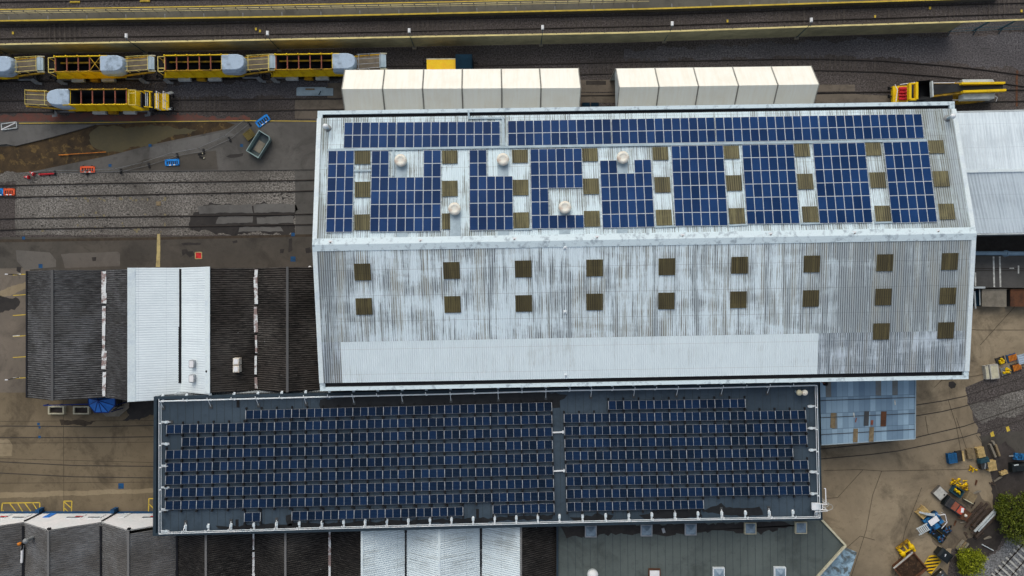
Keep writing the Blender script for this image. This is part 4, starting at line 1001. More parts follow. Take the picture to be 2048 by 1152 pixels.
for i in range(3):
    xc = (v2[i]+v2[i+1])/2
    for k, (dx, w, z0, z1_, mt, nm) in enumerate(((-3.3, .8, .75, 2.3, 'canopy_b' if i < 2 else 'galv_w', 'door'), (0.4, 1.9, 1.1, 2.6, 'galv_w', 'window'), (3.1, 1.7, 1.1, 2.6, 'galv_w', 'window'))):
        if i == 0: dx -= 0
        m = MB(); m.box((xc+dx, -29.95, (z0+z1_)/2), (w, .07, z1_-z0)); o = m.build(nm, mt, sv)
        if nm == 'window':
            m = MB(); m.box((xc+dx, -29.91, z1_-.15), (w*.85, .1, .22)); m.build('louvre', 'charcoal', o)
    m = MB(); m.box((xc+.9, -29.93, 2.05), (.9, .08, .3)); m.build('sign_plate', 'red', sv)
    m = MB(); m.box((v2[i+1], -29.9, 1.9), (.14, .14, 3.9)); m.build('downpipe', 'gutter', sv)
    m = MB(); m.box((v2[i+1]-.3, -29.6, .55), (.5, .5, 1.1)); m.build('blue_locker', 'bpaint', sv)
    m = MB(); m.box((r2[i], -29.9, ZT2-.12), (.35, .2, .3)); m.build('floodlight', 'black', sv)
m = MB(); m.add([(v2[0], -30.1, 0), (v2[0], YB, 0), (v2[0], YB, ZV2), (v2[0], -30.1, ZV2)], [(0, 1, 2, 3)]); m.add([(v2[8], -29.6, 0), (v2[8], YB, 0), (v2[8], YB, ZV2), (v2[8], -29.6, ZV2)], [(0, 1, 2, 3)])
m.build('side_wall', 'wall_brick', sv)
t = thing('flue_stack', 'grey flue pipe with a bent arm on the leftmost gabled workshop roof', 'flue', P(62, 1075, 5.2))
b = P(65, 1075, 5.2); m = MB(); m.tube(b-Vector((0, 0, .5)), b+Vector((0, 0, 1.2)), .22, 10); m.lathe(b+Vector((0, 0, 1.2)), [(.34, 0), (.3, .15), (0, .25)], 10); m.build('pipe', 'grey', t)
m = MB(); a = P(45, 1087, 4.6); m.tube(b+Vector((0, 0, .3)), a, .12, 8); m.tube(a, P(44, 1100, 4.4), .12, 8); m.build('arm', 'black', t)
m = MB(); m.lathe(P(40, 1087, 4.6), [(.22, 0), (.22, .25), (0, .3)], 8); m.build('lamp', 'orange', t)
m = MB(); m.tube(P(45, 1092, 4.35), P(43.5, 1125, 4.35), .16, 8); m.build('white_pipe', 'white', t)

# ------------------------------------------------------------------ flat roof with the navy panels
ZF = 7.5
fb = thing('flat_roof_building', 'long flat-roofed building of dark blue-grey felt carrying rows of navy solar panels', 'industrial building', P(970, 910))
fc = [P(308, 793, 7.8), P(1637, 765, 7.8), P(1645, 1040, 7.8), P(306, 1072, 7.8)]
m = MB(); m.sheet([Vector((p.x, p.y, ZF)) for p in fc]); m.build('roof_felt', 'felt', fb)
m = MB(); cen = sum(fc, Vector())/4
for i in range(4):
    a, b = fc[i], fc[(i+1) % 4]; d = (b-a).normalized(); n = Vector((-d.y, d.x, 0)); n = n if n.dot(cen-a) > 0 else -n
    m.beam(a+n*.18+Vector((0, 0, -.2)), b+n*.18+Vector((0, 0, -.2)), .36 if i % 2 == 0 else .359, .5 if i % 2 == 0 else .496)
m.build('parapet', 'felt_edge', fb)
m = MB()
for i in range(4):
    a, b = fc[i], fc[(i+1) % 4]; a = a.lerp(cen, .004); b = b.lerp(cen, .004)
    m.add([Vector((a.x, a.y, 0)), Vector((b.x, b.y, 0)), Vector((b.x, b.y, 7.4)), Vector((a.x, a.y, 7.4))], [(0, 1, 2, 3)])
m.build('wall', 'wall_dark', fb)
m = MB(); u = 324
while u < 1636:
    a, b = P(u, 790-(u-308)*.021, ZF), P(u+2, 1062-(u-308)*.024, ZF); m.beam(a+Vector((0, 0, .006)), b+Vector((0, 0, .006)), .05, .008); u += 15.6
m.build('felt_seams', 'felt_seam', fb)
def blob(name, px, z, mat, parent, wob=0.15):
    pp = [P(u, v, z) for u, v in px]; q = []
    for i, p in enumerate(pp):
        n = pp[(i+1) % len(pp)]; k = max(1, int((n-p).length/.5))
        for j in range(k): q.append(p.lerp(n, j/k)+Vector((rnd.uniform(-wob, wob), rnd.uniform(-wob, wob), .014)))
    m = MB(); m.sheet(q); return m.build(name, mat, parent)
for q in ([(640, 800), (760, 790), (900, 786), (1070, 782), (1130, 788), (1136, 792), (1120, 800), (1120, 814), (1105, 816), (1095, 806), (900, 812), (640, 818)],
          [(1408, 1023), (1440, 1008), (1452, 1016), (1520, 1014), (1526, 1030), (1480, 1032)], [(1280, 1030), (1330, 1015), (1400, 1018), (1405, 1034), (1290, 1038)], [(332, 792), (354, 791), (356, 800), (345, 803), (332, 800)],
          [(430, 1052), (640, 1046), (960, 1036), (1105, 1030), (1105, 1038), (640, 1056), (440, 1060)], [(1140, 1036), (1200, 1028), (1225, 1032), (1220, 1042), (1150, 1042)], [(572, 1030), (580, 1026), (584, 1050), (575, 1050)]):
    blob('wet_patch', q, ZF, 'wet', fb)
for u, v, h in ((476, 803, 24), (474, 1049, 20), (955, 1027, 18)):
    m = MB(); m.box(P(u, v, ZF+.02), (.36, mpx(h, ZF), .03)); m.build('drain_cover', 'black', fb)
for k, (u, v) in enumerate(((958, 878), (955, 903))):
    m = MB(); m.box(P(u, v, ZF+.05), (1.4, .2, .04)); m.build('drain_cover', 'black', fb)

def row_panels(label, ul, vl, ur, vr, n, depth=17.0, slope_dv=0.0):
    zp = ZF+0.28; a, b = P(ul, vl+depth/2, zp), P(ur, vr+depth/2, zp)
    L = (b-a).length; ang = math.atan2(b.y-a.y, b.x-a.x); dp = mpx(depth, zp)
    t = thing('solar_panel_row', label, 'solar panel row', a, ang, group='solar panel rows on the flat roof')
    pw = L/n; tilt = math.radians(-8)
    pm_ = row_panels.cache.get(round(pw, 2))
    for k in range(n):
        if pm_ is None:
            mm = MB(); mm.box((0, 0, 0), (pw-.015, dp, .04)); x, y, z = pw/2-.03, dp/2-.015, .023
            mm.add([(-x, -y, z), (x, -y, z), (x, y, z), (-x, y, z)], [(0, 1, 2, 3)], 1, [[(0, 0), (1, 0), (1, 1), (0, 1)]])
            o = mm.build('solar_panel', ['alu_warm', 'pvd'], t, local=True); pm_ = o.data; row_panels.cache[round(pw, 2)] = pm_
        else: o = link('solar_panel', pm_, t)
        o.location = ((k+.5)*pw, 0, 0); o.rotation_euler = (tilt, 0, 0)
    for k in range(0, n+1, 2):
        if row_panels.rail is None:
            mm = MB(); mm.box((0, 0, .052), (.075, dp, .025), mi=0); mm.box((0, 0, -.19), (.12, dp+.75, .1), mi=1); mm.box((0, dp/2+.25, -.1), (.2, .2, .16), mi=1); mm.box((0, -dp/2-.25, -.05), (.2, .2, .26), mi=1)
            o = mm.build('mounting_rail', ['alu_warm', 'black'], t, local=True); row_panels.rail = o.data
        else: o = link('mounting_rail', row_panels.rail, t)
        o.location = (k*pw, 0, 0); o.rotation_euler = (tilt, 0, 0)
row_panels.cache = {}; row_panels.rail = None
O_ = ('top', 'second', 'third', 'fourth', 'fifth', 'sixth', 'seventh', 'eighth')
left_rows = [(491.7, 820.9, 1103.5, 804.7, 40), (333.5, 850, 1103.8, 829.8, 50), (364, 875.4, 1104.3, 855, 48), (332, 901, 1104.8, 880.6, 50), (332, 926.4, 1105.6, 906.3, 50), (331.3, 951.8, 1106.5, 932, 50), (331, 977, 1107, 957.8, 50), (331, 1002.2, 1107.8, 983.5, 50)]
for i, r in enumerate(left_rows): row_panels(O_[i]+' row of navy solar panels in the left block on the flat roof', *r)
row_panels('tiny row of two navy solar panels alone at the bottom of the left block', 489, 1026, 521, 1025, 2)
row_panels('bottom row of twenty-two navy solar panels in the left block', 584, 1023.5, 926, 1014, 22)
row_panels('short bottom row of eight navy solar panels at the right of the left block', 986, 1010.5, 1108, 1007, 8)
right_rows = [(1217, 802, 1490.4, 798, 18), (1128.3, 828, 1611, 820.8, 32), (1129.2, 853.3, 1612.8, 846, 32), (1129.7, 878, 1613.6, 871, 32), (1130.5, 903.3, 1585.4, 896.4, 30), (1131.8, 928.3, 1616, 920.9, 32), (1132.7, 954, 1617.6, 946, 32), (1133, 979.5, 1618.7, 971.5, 32)]
for i, r in enumerate(right_rows): row_panels(O_[i]+' row of navy solar panels in the right block on the flat roof', *r)
row_panels('bottom row of navy solar panels in the right block, shorter than those above', 1134, 1005.3, 1406.9, 1000, 18)
t = thing('cable_bridge', 'short pale cable duct bridging the panel blocks, upper of two', 'cable duct', P(1117, 864, ZF), group='cable ducts between the panel blocks')
m = MB(); m.beam(P(1105, 865, ZF+.15), P(1128, 864, ZF+.15), .16, .1); m.box(P(1126, 864, ZF+.18), (.15, .35, .2)); m.build('duct', 'galv_w', t)
c = copy_tree(t); c.matrix_world = Matrix.Translation(P(1119, 941, ZF)); c['label'] = 'short pale cable duct bridging the panel blocks, lower of two'
# guard rail
gr = thing('guard_rail', 'pale galvanised guard rail with weighted posts all round the flat roof', 'guard rail', P(970, 910, ZF))
ZG = ZF+1.05
loop = [(318, 803), (655, 794), (900, 788.5), (1140, 781.5), (1400, 777), (1634, 771), (1640, 1036), (1400, 1040), (1120, 1046), (640, 1058), (318, 1068)]
pp = [P(u, v, ZG) for u, v in loop]
m = MB()
for i in range(len(pp)):
    a, b = pp[i], pp[(i+1) % len(pp)]
    m.tube(a, b, .045, 6); m.tube(a-Vector((0, 0, .5)), b-Vector((0, 0, .5)), .04, 6)
m.build('rails', 'galv_w', gr)
me = None; cntr = Vector((cen.x, cen.y, 0)); npost = 0
for i in range(len(pp)):
    a, b = pp[i], pp[(i+1) % len(pp)]; n = max(1, round((b-a).length/2.75)); d = (b-a).normalized()
    for j in range(n):
        p = a.lerp(b, j/n); nin = Vector((-d.y, d.x, 0)); nin = nin if nin.dot(cntr-p) > 0 else -nin
        out_ = -nin
        if me is None:
            mm = MB(); mm.tube((0, 0, 0), (0, 0, -1.0), .045, 6); mm.box((0, .25, -.98), (.22, 1.0, .06)); mm.box((0, .45, -.9), (.3, .36, .2), mi=1)
            mm.tube((0, 0, .02), (0, .3, .02), .05, 6)
            o = mm.build('post', ['galv_w', 'galv_w'], gr, local=True); me = o.data
        else: o = link('post', me, gr)
        vv = nin if abs(d.y) > .5 else Vector((0, 1, 0))
        o.location = XF[gr].inverted() @ p; o.rotation_euler = (0, 0, math.atan2(vv.y, vv.x)-math.pi/2)
        if npost % 2 == 0:
            wp = MB() if npost == 0 else None
            if wp: wp.beam((0, -.1, -.3), (0, -.95, -1.0), .05, .05); wp.box((0, -.95, -1.0), (.34, .5, .08), mi=1); ob = wp.build('stay', ['galv_w', 'wall_dark'], gr, local=True); stay = ob.data
            else: ob = link('stay', stay, gr)
            ob.location = o.location
            vs_ = nin; ob.rotation_euler = (0, 0, math.atan2(vs_.y, vs_.x)+math.pi/2)
        npost += 1
for u, lb in ((1592, 'dark-bodied extractor cowl at the top right corner of the flat roof'), (1603, 'white extractor cowl at the top right corner of the flat roof')):
    b = P(u, 783, ZF); t = thing('roof_cowl', lb, 'roof vent', b)
    m = MB(); m.tube(b, b+Vector((0, 0, .8)), .16, 10); m.build('pipe', 'galv', t)
    m = MB(); m.lathe(b+Vector((0, 0, .8)), [(.2, 0), (.36, .05), (.36, .2), (.22, .36), (0, .4)], 14); m.build('cap', 'vent' if u > 1600 else 'cream', t)
# roof access ladder with cage
la = thing('access_ladder', 'white caged access ladder with a landing at the lower right roof corner', 'ladder', P(1648, 1013))
m = MB(); m.box(P(1632, 1013, ZF+.9), (1.0, .85, .08)); m.box(P(1632, 1013, ZF+.5), (.9, .75, .7)); m.build('landing', 'galv_w', la)
m = MB(); a = P(1652, 1013, ZF+1.0)
for dy in (-.34, .34):
    m.tube(P(1638, 1013, ZF+1.3)+Vector((0, dy, 0)), a+Vector((0, dy, .3)), .05, 6); m.tube(a+Vector((0, dy, .3)), Vector((a.x, a.y+dy, 0.1)), .05, 6)
for k in range(26): m.tube((a.x, a.y-.34, .4+k*.32), (a.x, a.y+.34, .4+k*.32), .025, 6)
m.tube(P(1645, 1013, ZF+1.3)+Vector((0, -.34, 0)), P(1645, 1013, ZF+1.3)+Vector((0, .34, 0)), .05, 6)
m.build('stringers', 'white', la)
m = MB()
for k in range(7):
    z = 2.4+k*1.05; pr = None
    for j in range(9):
        th = -math.pi/2+math.pi*j/8; q = Vector((a.x+.75*max(0, math.cos(th)), a.y+.42*math.sin(th), z))
        if pr is not None: m.tube(pr, q, .02, 5)
        pr = q
m.build('safety_cage', 'grey_l', la)
m = MB(); m.tube(P(1651, 977, ZF+1.0), P(1652, 1006, ZF+1.0), .06, 6); m.tube(P(1651, 977, ZF+1.0), P(1648, 977, ZF+1.0), .05, 6); m.tube(P(1630, 1024, ZF+.9), P(1655, 1022, ZF+.9), .05, 6); m.tube(P(1630, 1024, ZF+.9), P(1629, 1032, ZF+.2), .04, 6)
m.build('handrail', 'white', la)

# ------------------------------------------------------------------ lower green-grey flat roof
ZL = 4.5
lb_ = thing('low_flat_building', 'low flat-roofed building of green-grey felt with square rooflights at the bottom', 'industrial building', P(1400, 1100))
lp = [(1113, 1047), (1640, 1036), (1690, 1090), (1560, 1235), (1113, 1235)]
m = MB(); m.sheet([P(u, v, ZL) for u, v in lp]); m.build('roof_felt', 'felt_green', lb_)
m = MB(); lw = [P(u, v, ZL) for u, v in lp]
for i in range(5):
    a, b = lw[i], lw[(i+1) % 5]; m.add([Vector((a.x, a.y, 0)), Vector((b.x, b.y, 0)), b-Vector((0, 0, .03)), a-Vector((0, 0, .03))], [(0, 1, 2, 3)])
m.build('wall', 'wall_brick', lb_)
m = MB(); m.beam(lw[1]+Vector((0, 0, .12)), lw[2]+Vector((0, 0, .12)), .24, .3); m.beam(lw[2]+Vector((0, 0, .117)), lw[3]+Vector((0, 0, .117)), .24, .29); m.build('parapet_coping', 'cream', lb_)
m = MB(); m.beam(lw[0]+Vector((0.1, 0, .1)), lw[4]+Vector((.1, 0, .1)), .25, .24); m.build('side_coping', 'felt_edge', lb_)
m = MB(); u = 1135
while u < 1660:
    m.beam(P(u, 1050, ZL+.006), P(u+2, 1230, ZL+.006), .04, .008); u += 15
m.build('felt_seams', 'felt_seam', lb_)
blob('wet_patch', [(1120, 1052), (1180, 1050), (1300, 1048), (1560, 1044), (1600, 1050), (1520, 1066), (1400, 1062), (1330, 1070), (1240, 1068), (1130, 1075)], ZL, 'stain', lb_, .25)
for i, (u, v, fm, dome) in enumerate(((1181, 1061, 'alu_warm', 0), (1292, 1059, 'alu_warm', 0), (1380, 1057, 'alu_warm', 0), (1499, 1055, 'cream', 0), (1600, 1054, 'cream', 0), (1185, 1148, 'alu_warm', 1), (1308, 1148, 'rust', 2), (1436, 1145, 'galv_w', 0), (1558, 1144, 'galv_w', 0))):
    c = P(u, v, ZL); h = .68
    t = thing('square_rooflight', ('pyramid rooflight in a pale frame, '+O_[i].replace('top', 'first')+' from the left in the upper line' if i < 5 else ('round white domed rooflight at the bottom edge of the low roof', 'white square rooflight in a rusty brown frame at the bottom edge', 'pyramid rooflight in a pale frame at the bottom, left of two', 'pyramid rooflight in a pale frame at the bottom, right of two')[i-5]), 'rooflight', c, group='rooflights on the low roof')
    if dome == 1:
        m = MB(); m.lathe(c, [(.7, 0), (.7, .3)], 16); m.build('kerb', 'grey_l', t)
        m = MB(); m.lathe(c+Vector((0, 0, .3)), [(.66, 0), (.6, .2), (.36, .38), (0, .44)], 16); m.build('dome', 'white', t); continue
    m = MB()
    for sx, sy, a, b in ((0, 1, 2*h+.12, .12), (0, -1, 2*h+.12, .12), (1, 0, .12, 2*h-.121), (-1, 0, .12, 2*h-.121)): m.box((c.x+sx*h, c.y+sy*h, ZL+.2), (a, b, .4))
    m.build('kerb', fm, t)
    m = MB(); g = h-.05; zt = ZL+(.72 if dome == 0 else .45)
    q = [c+Vector((x*g, y*g, .36)) for x, y in ((-1, -1), (1, -1), (1, 1), (-1, 1))]
    top = [Vector((c.x+x*g*.12, c.y+y*g*.12, zt)) for x, y in ((-1, -1), (1, -1), (1, 1), (-1, 1))]
    m.rings([q, top], cap0=False); m.build('glazing', 'glass' if dome == 0 else 'white', t)
m = MB(); m.box(P(1327, 1061, ZL+.06), (.35, .6, .1), .3); tag(m.build('roof_tile', 'alu_warm'), 'small loose pale slab lying on the low roof between two rooflights', 'slab')
m = MB(); m.prism([P(u, v, 3.4) for u, v in ((1688, 1094), (1714, 1105), (1692, 1170), (1672, 1230), (1570, 1230), (1630, 1160))], 3.2, 3.4)
for u, v in ((1710, 1110), (1690, 1168)): m.box((P(u, v, 3.2).x-.3, P(u, v, 3.2).y, 1.6), (.15, .15, 3.2))
tag(m.build('lead_canopy', 'lead'), 'weathered blue and grey lead canopy beside the angled corner of the low roof', 'canopy')

# ------------------------------------------------------------------ patched blue roof
pr = thing('patched_lean_to', 'lean-to with a patchwork roof of blue-grey sheets right of the flat roof', 'shed', P(1735, 825))
a, b, c, d = P(1640, 763, 5.6), P(1831, 759, 5.6), P(1830, 877, 4.6), P(1643, 889, 4.6)
m = MB(); m.corr(a, b, c, d, .70, .012); m.build('roof_sheets', 'patch', pr)
m = MB()
for f in (.30, .57, .84):
    m.beam(a.lerp(d, f)+Vector((0, 0, .05)), b.lerp(c, f)+Vector((0, 0, .05)), .07, .05)
m.build('fixing_battens', 'wall_dark', pr)
m = MB(); m.beam(d+Vector((0, -.05, -.06)), c+Vector((0, -.05, -.06)), .12, .12); m.beam(b+Vector((0, 0, .03)), c+Vector((0, 0, .03)), .1, .1); m.build('edge_trim', 'galv', pr)
m = MB(); 
for s, e in ((d, c), (c, b)):
    s = s.lerp((a+c)/2, .01); e = e.lerp((a+c)/2, .01); m.add([Vector((s.x, s.y, 0)), Vector((e.x, e.y, 0)), e-Vector((0, 0, .1)), s-Vector((0, 0, .1))], [(0, 1, 2, 3)])
m.build('wall', 'wall_dark', pr)
nl = (b-a).cross(d-a).normalized(); nl = nl if nl.z > 0 else -nl
for u, v, w, h, mt in ((1666, 841, .62, 1.95, 'wood_old'), (1767, 838, .68, 1.95, 'rust'), (1711, 871, .58, 1.8, 'wood_old'), (1743, 869, .58, 1.9, 'wood_old'), (1733, 837, .6, 1.9, 'wall_dark')):
    q = plane_pt(u, v, a, nl, .045); rr = Matrix((dirv(a, b), nl.cross(dirv(a, b)), nl)).transposed()
    m = MB(); m.box(q, (w, h, .03), rot=rr); m.build('odd_sheet', mt, pr)
for u, v in ((1708, 830), (1712, 840), (1744, 845), (1790, 805)):
    q = plane_pt(u, v, a, nl, .03); m = MB(); m.box(q, (.12 if u != 1744 else .3, .6, .02), rz=rnd.uniform(-.3, .3)); m.build('repair_scar', 'rustred' if u in (1712, 1744) else 'wpaint', pr)
t = thing('wall_lamp', 'small dark floodlight bracket under the big shed eave at the flat roof corner', 'floodlight', P(1648, 767, 6.5))
m = MB(); m.lathe(P(1650, 767, 6.5), [(.3, 0), (.28, .3), (.1, .45)], 10); m.build('housing', 'black', t)
m = MB(); m.beam(P(1643, 764, 6.9), P(1650, 767, 6.9), .08, .08); m.build('bracket', 'rustred', t)

# ------------------------------------------------------------------ right: pipe, loading dock, containers
pi = thing('overhead_pipe', 'fat blue-grey overhead pipe with a flange right of the big shed', 'pipe', P(2000, 506))
zpp = 3.6; m = MB(); m.tube(P(1930, 506.5, zpp), P(2005, 506.5, zpp), .27, 16); m.tube(P(2005, 506.5, zpp), P(2010, 507, zpp), .27, 16, r2=.42); m.tube(P(2010.5, 507, zpp), P(2018, 507, zpp), .45, 16, r2=.29); m.tube(P(2018, 507, zpp), P(2160, 507, zpp), .28, 16); m.build('duct', 'pipe', pi)
for u in (1985, 2060):
    m = MB(); m.box((P(u, 506, zpp).x, P(u, 506, zpp).y, zpp/2-.15), (.16, .16, zpp-.3)); m.build('support', 'grey', pi)
dk = thing('loading_dock', 'raised dark loading dock with white cross lines right of the big shed', 'loading dock', P(2000, 545))
zd = 1.6; m = MB(); m.prism([P(u, v, zd) for u, v in ((1925, 512), (2170, 512), (2170, 576), (1925, 575))], 0, zd); m.build('deck', 'asphalt', dk)
m = MB(); m.beam(P(1925, 537, zd+.01), P(2170, 538, zd+.01), .1, .03); m.beam(P(1925, 541, zd+.01), P(2170, 542, zd+.01), .1, .03); m.build('floor_rail', 'dark_tone', dk)
for u0, v0, u1, v1, w in ((1987, 513, 1988.5, 574, .22), (1999.5, 513, 2001, 574, .22), (1951, 545, 1951, 572, .18), (2019, 536.5, 2028, 536.5, .13), (2037, 531, 2037, 547, .18)):
    m = MB(); m.beam(P(u0, v0, zd+.03), P(u1, v1, zd+.03), w, .01); m.build('white_line', 'wpaint', dk)
m = MB(); m.beam(P(1948, 575, zd+.1), P(1970, 575, zd+.1), .25, .12); m.build('edge_rail', 'grey_l', dk)
for u0, u1, lb, mt in ((1964, 2013, 'grey steel-lidded container against the loading dock', 'grey'), (2021, 2075, 'rusty brown container against the loading dock at the right edge', 'rust')):
    zc = 1.2; q = [P(u, v, zc) for u, v in ((u0, 579), (u1, 579), (u1, 614), (u0, 613))]
    t = thing('steel_container', lb, 'container', Vector((q[0].x, q[0].y, 0)))
    m = MB(); m.prism(q, 0, zc-.1); m.build('body', 'charcoal', t)
    m = MB(); m.prism(q, zc-.1, zc); m.beam(q[0]+Vector((0, 0, .04)), q[1]+Vector((0, 0, .04)), .1, .06); m.build('lid', 'boxwood' if mt == 'grey' else mt, t)
t = thing('steel_ladder_rack', 'narrow dark rack with pale poles beside the grey container', 'rack', P(1956, 600))
m = MB(); m.prism([P(u, v, .8) for u, v in ((1952, 580), (1961, 580), (1961, 612), (1950, 612))], 0, .8); m.build('rack', 'navy', t)
m = MB(); m.tube(P(1959, 579, 1.2), P(1960, 610, 1.0), .06, 6); m.build('pole', 'grey_l', t)
m = MB(); m.tube(P(1949, 582, 1.2), P(1951, 617, 1.0), .1, 6); m.build('pole', 'grey_l', t)

# ------------------------------------------------------------------ ballast hopper wagons
def hopper_wagon(label, u_left, v_mid, rotz, bays, brace=False, end_platform=False, flip=False, length_px=None, rusty=False):
    zt = 3.7; c0 = P(u_left, v_mid, zt)
    t = thing('hopper_wagon', label, 'wagon', (c0.x, c0.y, 0), rotz+(math.pi if flip else 0), 'yellow ballast hopper wagons')
    bl = 1.46; x0 = .85; x1 = x0+bays*bl; xh = x1+3.0; xc = xh+(2.7 if flip else 3.3); xd = xc+.85
    B = lambda nm, mb, mt, par=None: mb.build(nm, mt, par or t, local=True)
    yl = 'yellow'
    # hopper: outside rings and dark inside
    m = MB()
    def rect(xa, xb, y, z): return [(xa, -y, z), (xb, -y, z), (xb, y, z), (xa, y, z)]
    m.rings([rect(x0-1.5, x1+1.9, 1.05, 1.15), rect(x0-1.0, x1+1.3, 1.32, 1.9), rect(x0-.25, x1+.3, 1.08, 2.9), rect(x0, x1, 1.0, zt), rect(x0+.07, x1-.07, .93, zt)], cap1=False)
    for k in range(bays+1):
        xx = x0+k*bl
        for s in (-1, 1):
            sh = -.35
            m.beam((xx+sh*.0, s*1.03, zt-.02), (xx+.35, s*1.36, 1.95), .06, .06); m.beam((xx+.35, s*1.36, 1.95), (xx+.45, s*1.1, 1.2), .06, .06)
    B('hopper_body', m, yl)
    m = MB(); r_ = [rect(x0+.07, x1-.07, .93, zt-.02), rect(x0+.5, x1-.5, .45, 1.5)]
    m.rings([list(reversed(q)) for q in r_], cap0=False, cap1=True); B('hopper_lining', m, 'hopper_in')
    for s in (-1, 1):
        m = MB(); m.tube((x0-.1, s*.98, zt+.05), (x1+(.9 if s > 0 else .0), s*.98, zt+.05), .085, 8)
        for k in range(bays+1): m.lathe((x0+k*bl, s*.98, zt+.1), [(.13, -.1), (.13, .08), (0, .14)], 8)
        B('rim_rail', m, 'yellow' if s > 0 else 'yellow_d')
    if not end_platform:
        m = MB(); m.beam((x0-.6, .42, 2.9), (x1, .42, 2.9), .2, .14); B('inner_beam', m, 'yellow_d')
    for k in range(bays):
        m = MB(); m.box((x0+.05+k*bl, 0, zt-.03), (.13, 1.86, .12)); B('crossbeam', m, 'rustred')
    if brace:
        m = MB(); xa = x1-bl; m.beam((xa+.1, -.85, zt+.02), (x1-.05, .85, zt+.02), .07, .07); m.beam((xa+.1, .85, zt+.03), (x1-.05, -.85, zt+.03), .07, .07); B('cross_brace', m, 'yellow_d')
    # hood with a rounded end
    def hood(ins, z, yy):
        return [(x1+.02+ins*.3, -yy, z), (xh-1.1, -yy, z), (xh-.45-ins*.5, -yy*.82, z), (xh-.08-ins, -yy*.45, z), (xh-ins, 0, z), (xh-.08-ins, yy*.45, z), (xh-.45-ins*.5, yy*.82, z), (xh-1.1, yy, z), (x1+.02+ins*.3, yy, z)]
    m = MB(); m.rings([hood(0, 2.3, 1.2), hood(0, 3.3, 1.2), hood(.06, 3.82, .98), hood(.12, 3.88, .9)], smooth=False); m.beam((x1+1.4, -.95, 3.87), (x1+1.4, .95, 3.87), .05, .05); B('hood', m, 'hood')
    # end conveyor
    m = MB(); m.add([(xh-.3, -.82, 2.75), (xc, -.82, 3.55), (xc, .82, 3.55), (xh-.3, .82, 2.75), (xh-.3, -.82, 2.6), (xc, -.82, 3.4), (xc, .82, 3.4), (xh-.3, .82, 2.6)], [(0, 1, 2, 3), (7, 6, 5, 4), (0, 4, 5, 1), (2, 6, 7, 3), (1, 5, 6, 2), (3, 7, 4, 0)])
    B('conveyor_belt', m, 'belt')
    m = MB(); yg = 'yellow_l'
    for s in (-1, -.36, .36, 1): m.tube((xh+.1, s*.93, 3.55), (xc-.1, s*.9, 4.0), .03, 6)
    for xx, z in ((xh+.35, 3.6), (xc-.1, 4.0)): m.tube((xx, -.93, z), (xx, .93, z), .03, 6)
    for s in (-1, 1):
        for xx, z, zb in ((xh+.35, 3.6, 2.8), (xc-.1, 4.0, 3.4), ((xh+xc)/2, 3.8, 3.1)): m.tube((xx, s*.93, z), (xx, s*.93, zb), .04, 6)
    B('guard_frame', m, 'alu_warm' if rusty else yg)
    if not end_platform:
        m = MB(); m.tube((xc+.1, -.82, 3.45), (xc+.1, .82, 3.45), .42, 14); m.add([(xc-.1, -.8, 3.84), (xc+.6, -.8, 3.7), (xc+.6, .8, 3.7), (xc-.1, .8, 3.84)], [(0, 1, 2, 3)])
        B('end_drum', m, 'galv')
        m = MB(); m.beam((xc-.2, 1.0, 3.62), (xc+.7, 1.0, 3.55), .1, .16); m.beam((xc-.2, -1.0, 3.62), (xc+.7, -1.0, 3.55), .1, .16); B('drum_bracket', m, 'cream')
    for s in (-1, 1):
        m = MB(); m.beam((xh-1.8, s*1.12, 1.9), (xc+.3, s*1.0, 3.2), .14, .34); B('conveyor_boom', m, 'yellow_d')
    # intake frame at the other end
    m = MB()
    for xx in (-.15, .72):
        m.tube((xx, -.95, 3.5), (xx, .95, 3.5), .05, 6)
    for s in (-.95, -.55, .95): m.tube((-.15, s, 3.5), (.72, s, 3.5), .05, 6)
    for s in (-.95, .95): m.tube((-.15, s, 3.5), (-.3, s, 1.6), .05, 6)
    B('intake_frame', m, 'yellow_l')
    m = MB(); m.add([(-.9, -.8, 2.2), (.8, -.8, 2.0), (.8, .8, 2.0), (-.9, .8, 2.2)], [(0, 1, 2, 3)]); m.box((-.1, 0, 1.9), (1.6, 1.5, .12)); B('intake_belt', m, 'hopper_in')
    # chassis, bogies, boxes, steps
    m = MB(); m.box(((x0+xh)/2, 0, 1.0), (xh-x0+1.6, 1.9, .3)); m.box((-.9, 0, 1.0), (.3, 2.3, .4)); m.box((xh+1.1, 0, 1.0), (.3, 2.3, .4)); B('underframe', m, 'charcoal')
    for bx in (.3, xh-.4):
        m = MB(); 
        for s in (-1, 1): m.box((bx, s*1.02, .55), (2.3, .14, .34))
        m.box((bx, 0, .62), (.5, 2.0, .3)); bo = B('bogie', m, 'grey')
        for wx in (-.9, .9):
            for s in (-.75, .75):
                m = MB(); m.tube((bx+wx, s-.065, .47), (bx+wx, s+.065, .47), .46, 16); B('wheel', m, 'rail', bo)
    for k, (xx, L) in enumerate(((x0+1.2, 1.6), (x0+3.4, 1.1), (x0+5.2, 1.7))):
        for s in (-1, 1): 
            m = MB(); m.box((xx, s*1.25, .85), (L, .4, .5)); B('equipment_box', m, 'grey_l' if k != 1 else 'yellow_d')
    for xx in (-.6, xh+.6):
        for s in (-1, 1):
            m = MB(); m.beam((xx, s*1.15, 1.1), (xx+.35, s*1.5, .5), .5, .06); m.beam((xx+.35, s*1.5, .5), (xx+.9, s*1.55, .45), .3, .06); B('step', m, 'grey')
    for s in (-.85, .85):
        m = MB(); m.tube((-1.05, s, 1.05), (-1.5, s, 1.05), .1, 8); m.tube((-1.5, s, 1.05), (-1.58, s, 1.05), .22, 12); B('buffer', m, 'black')
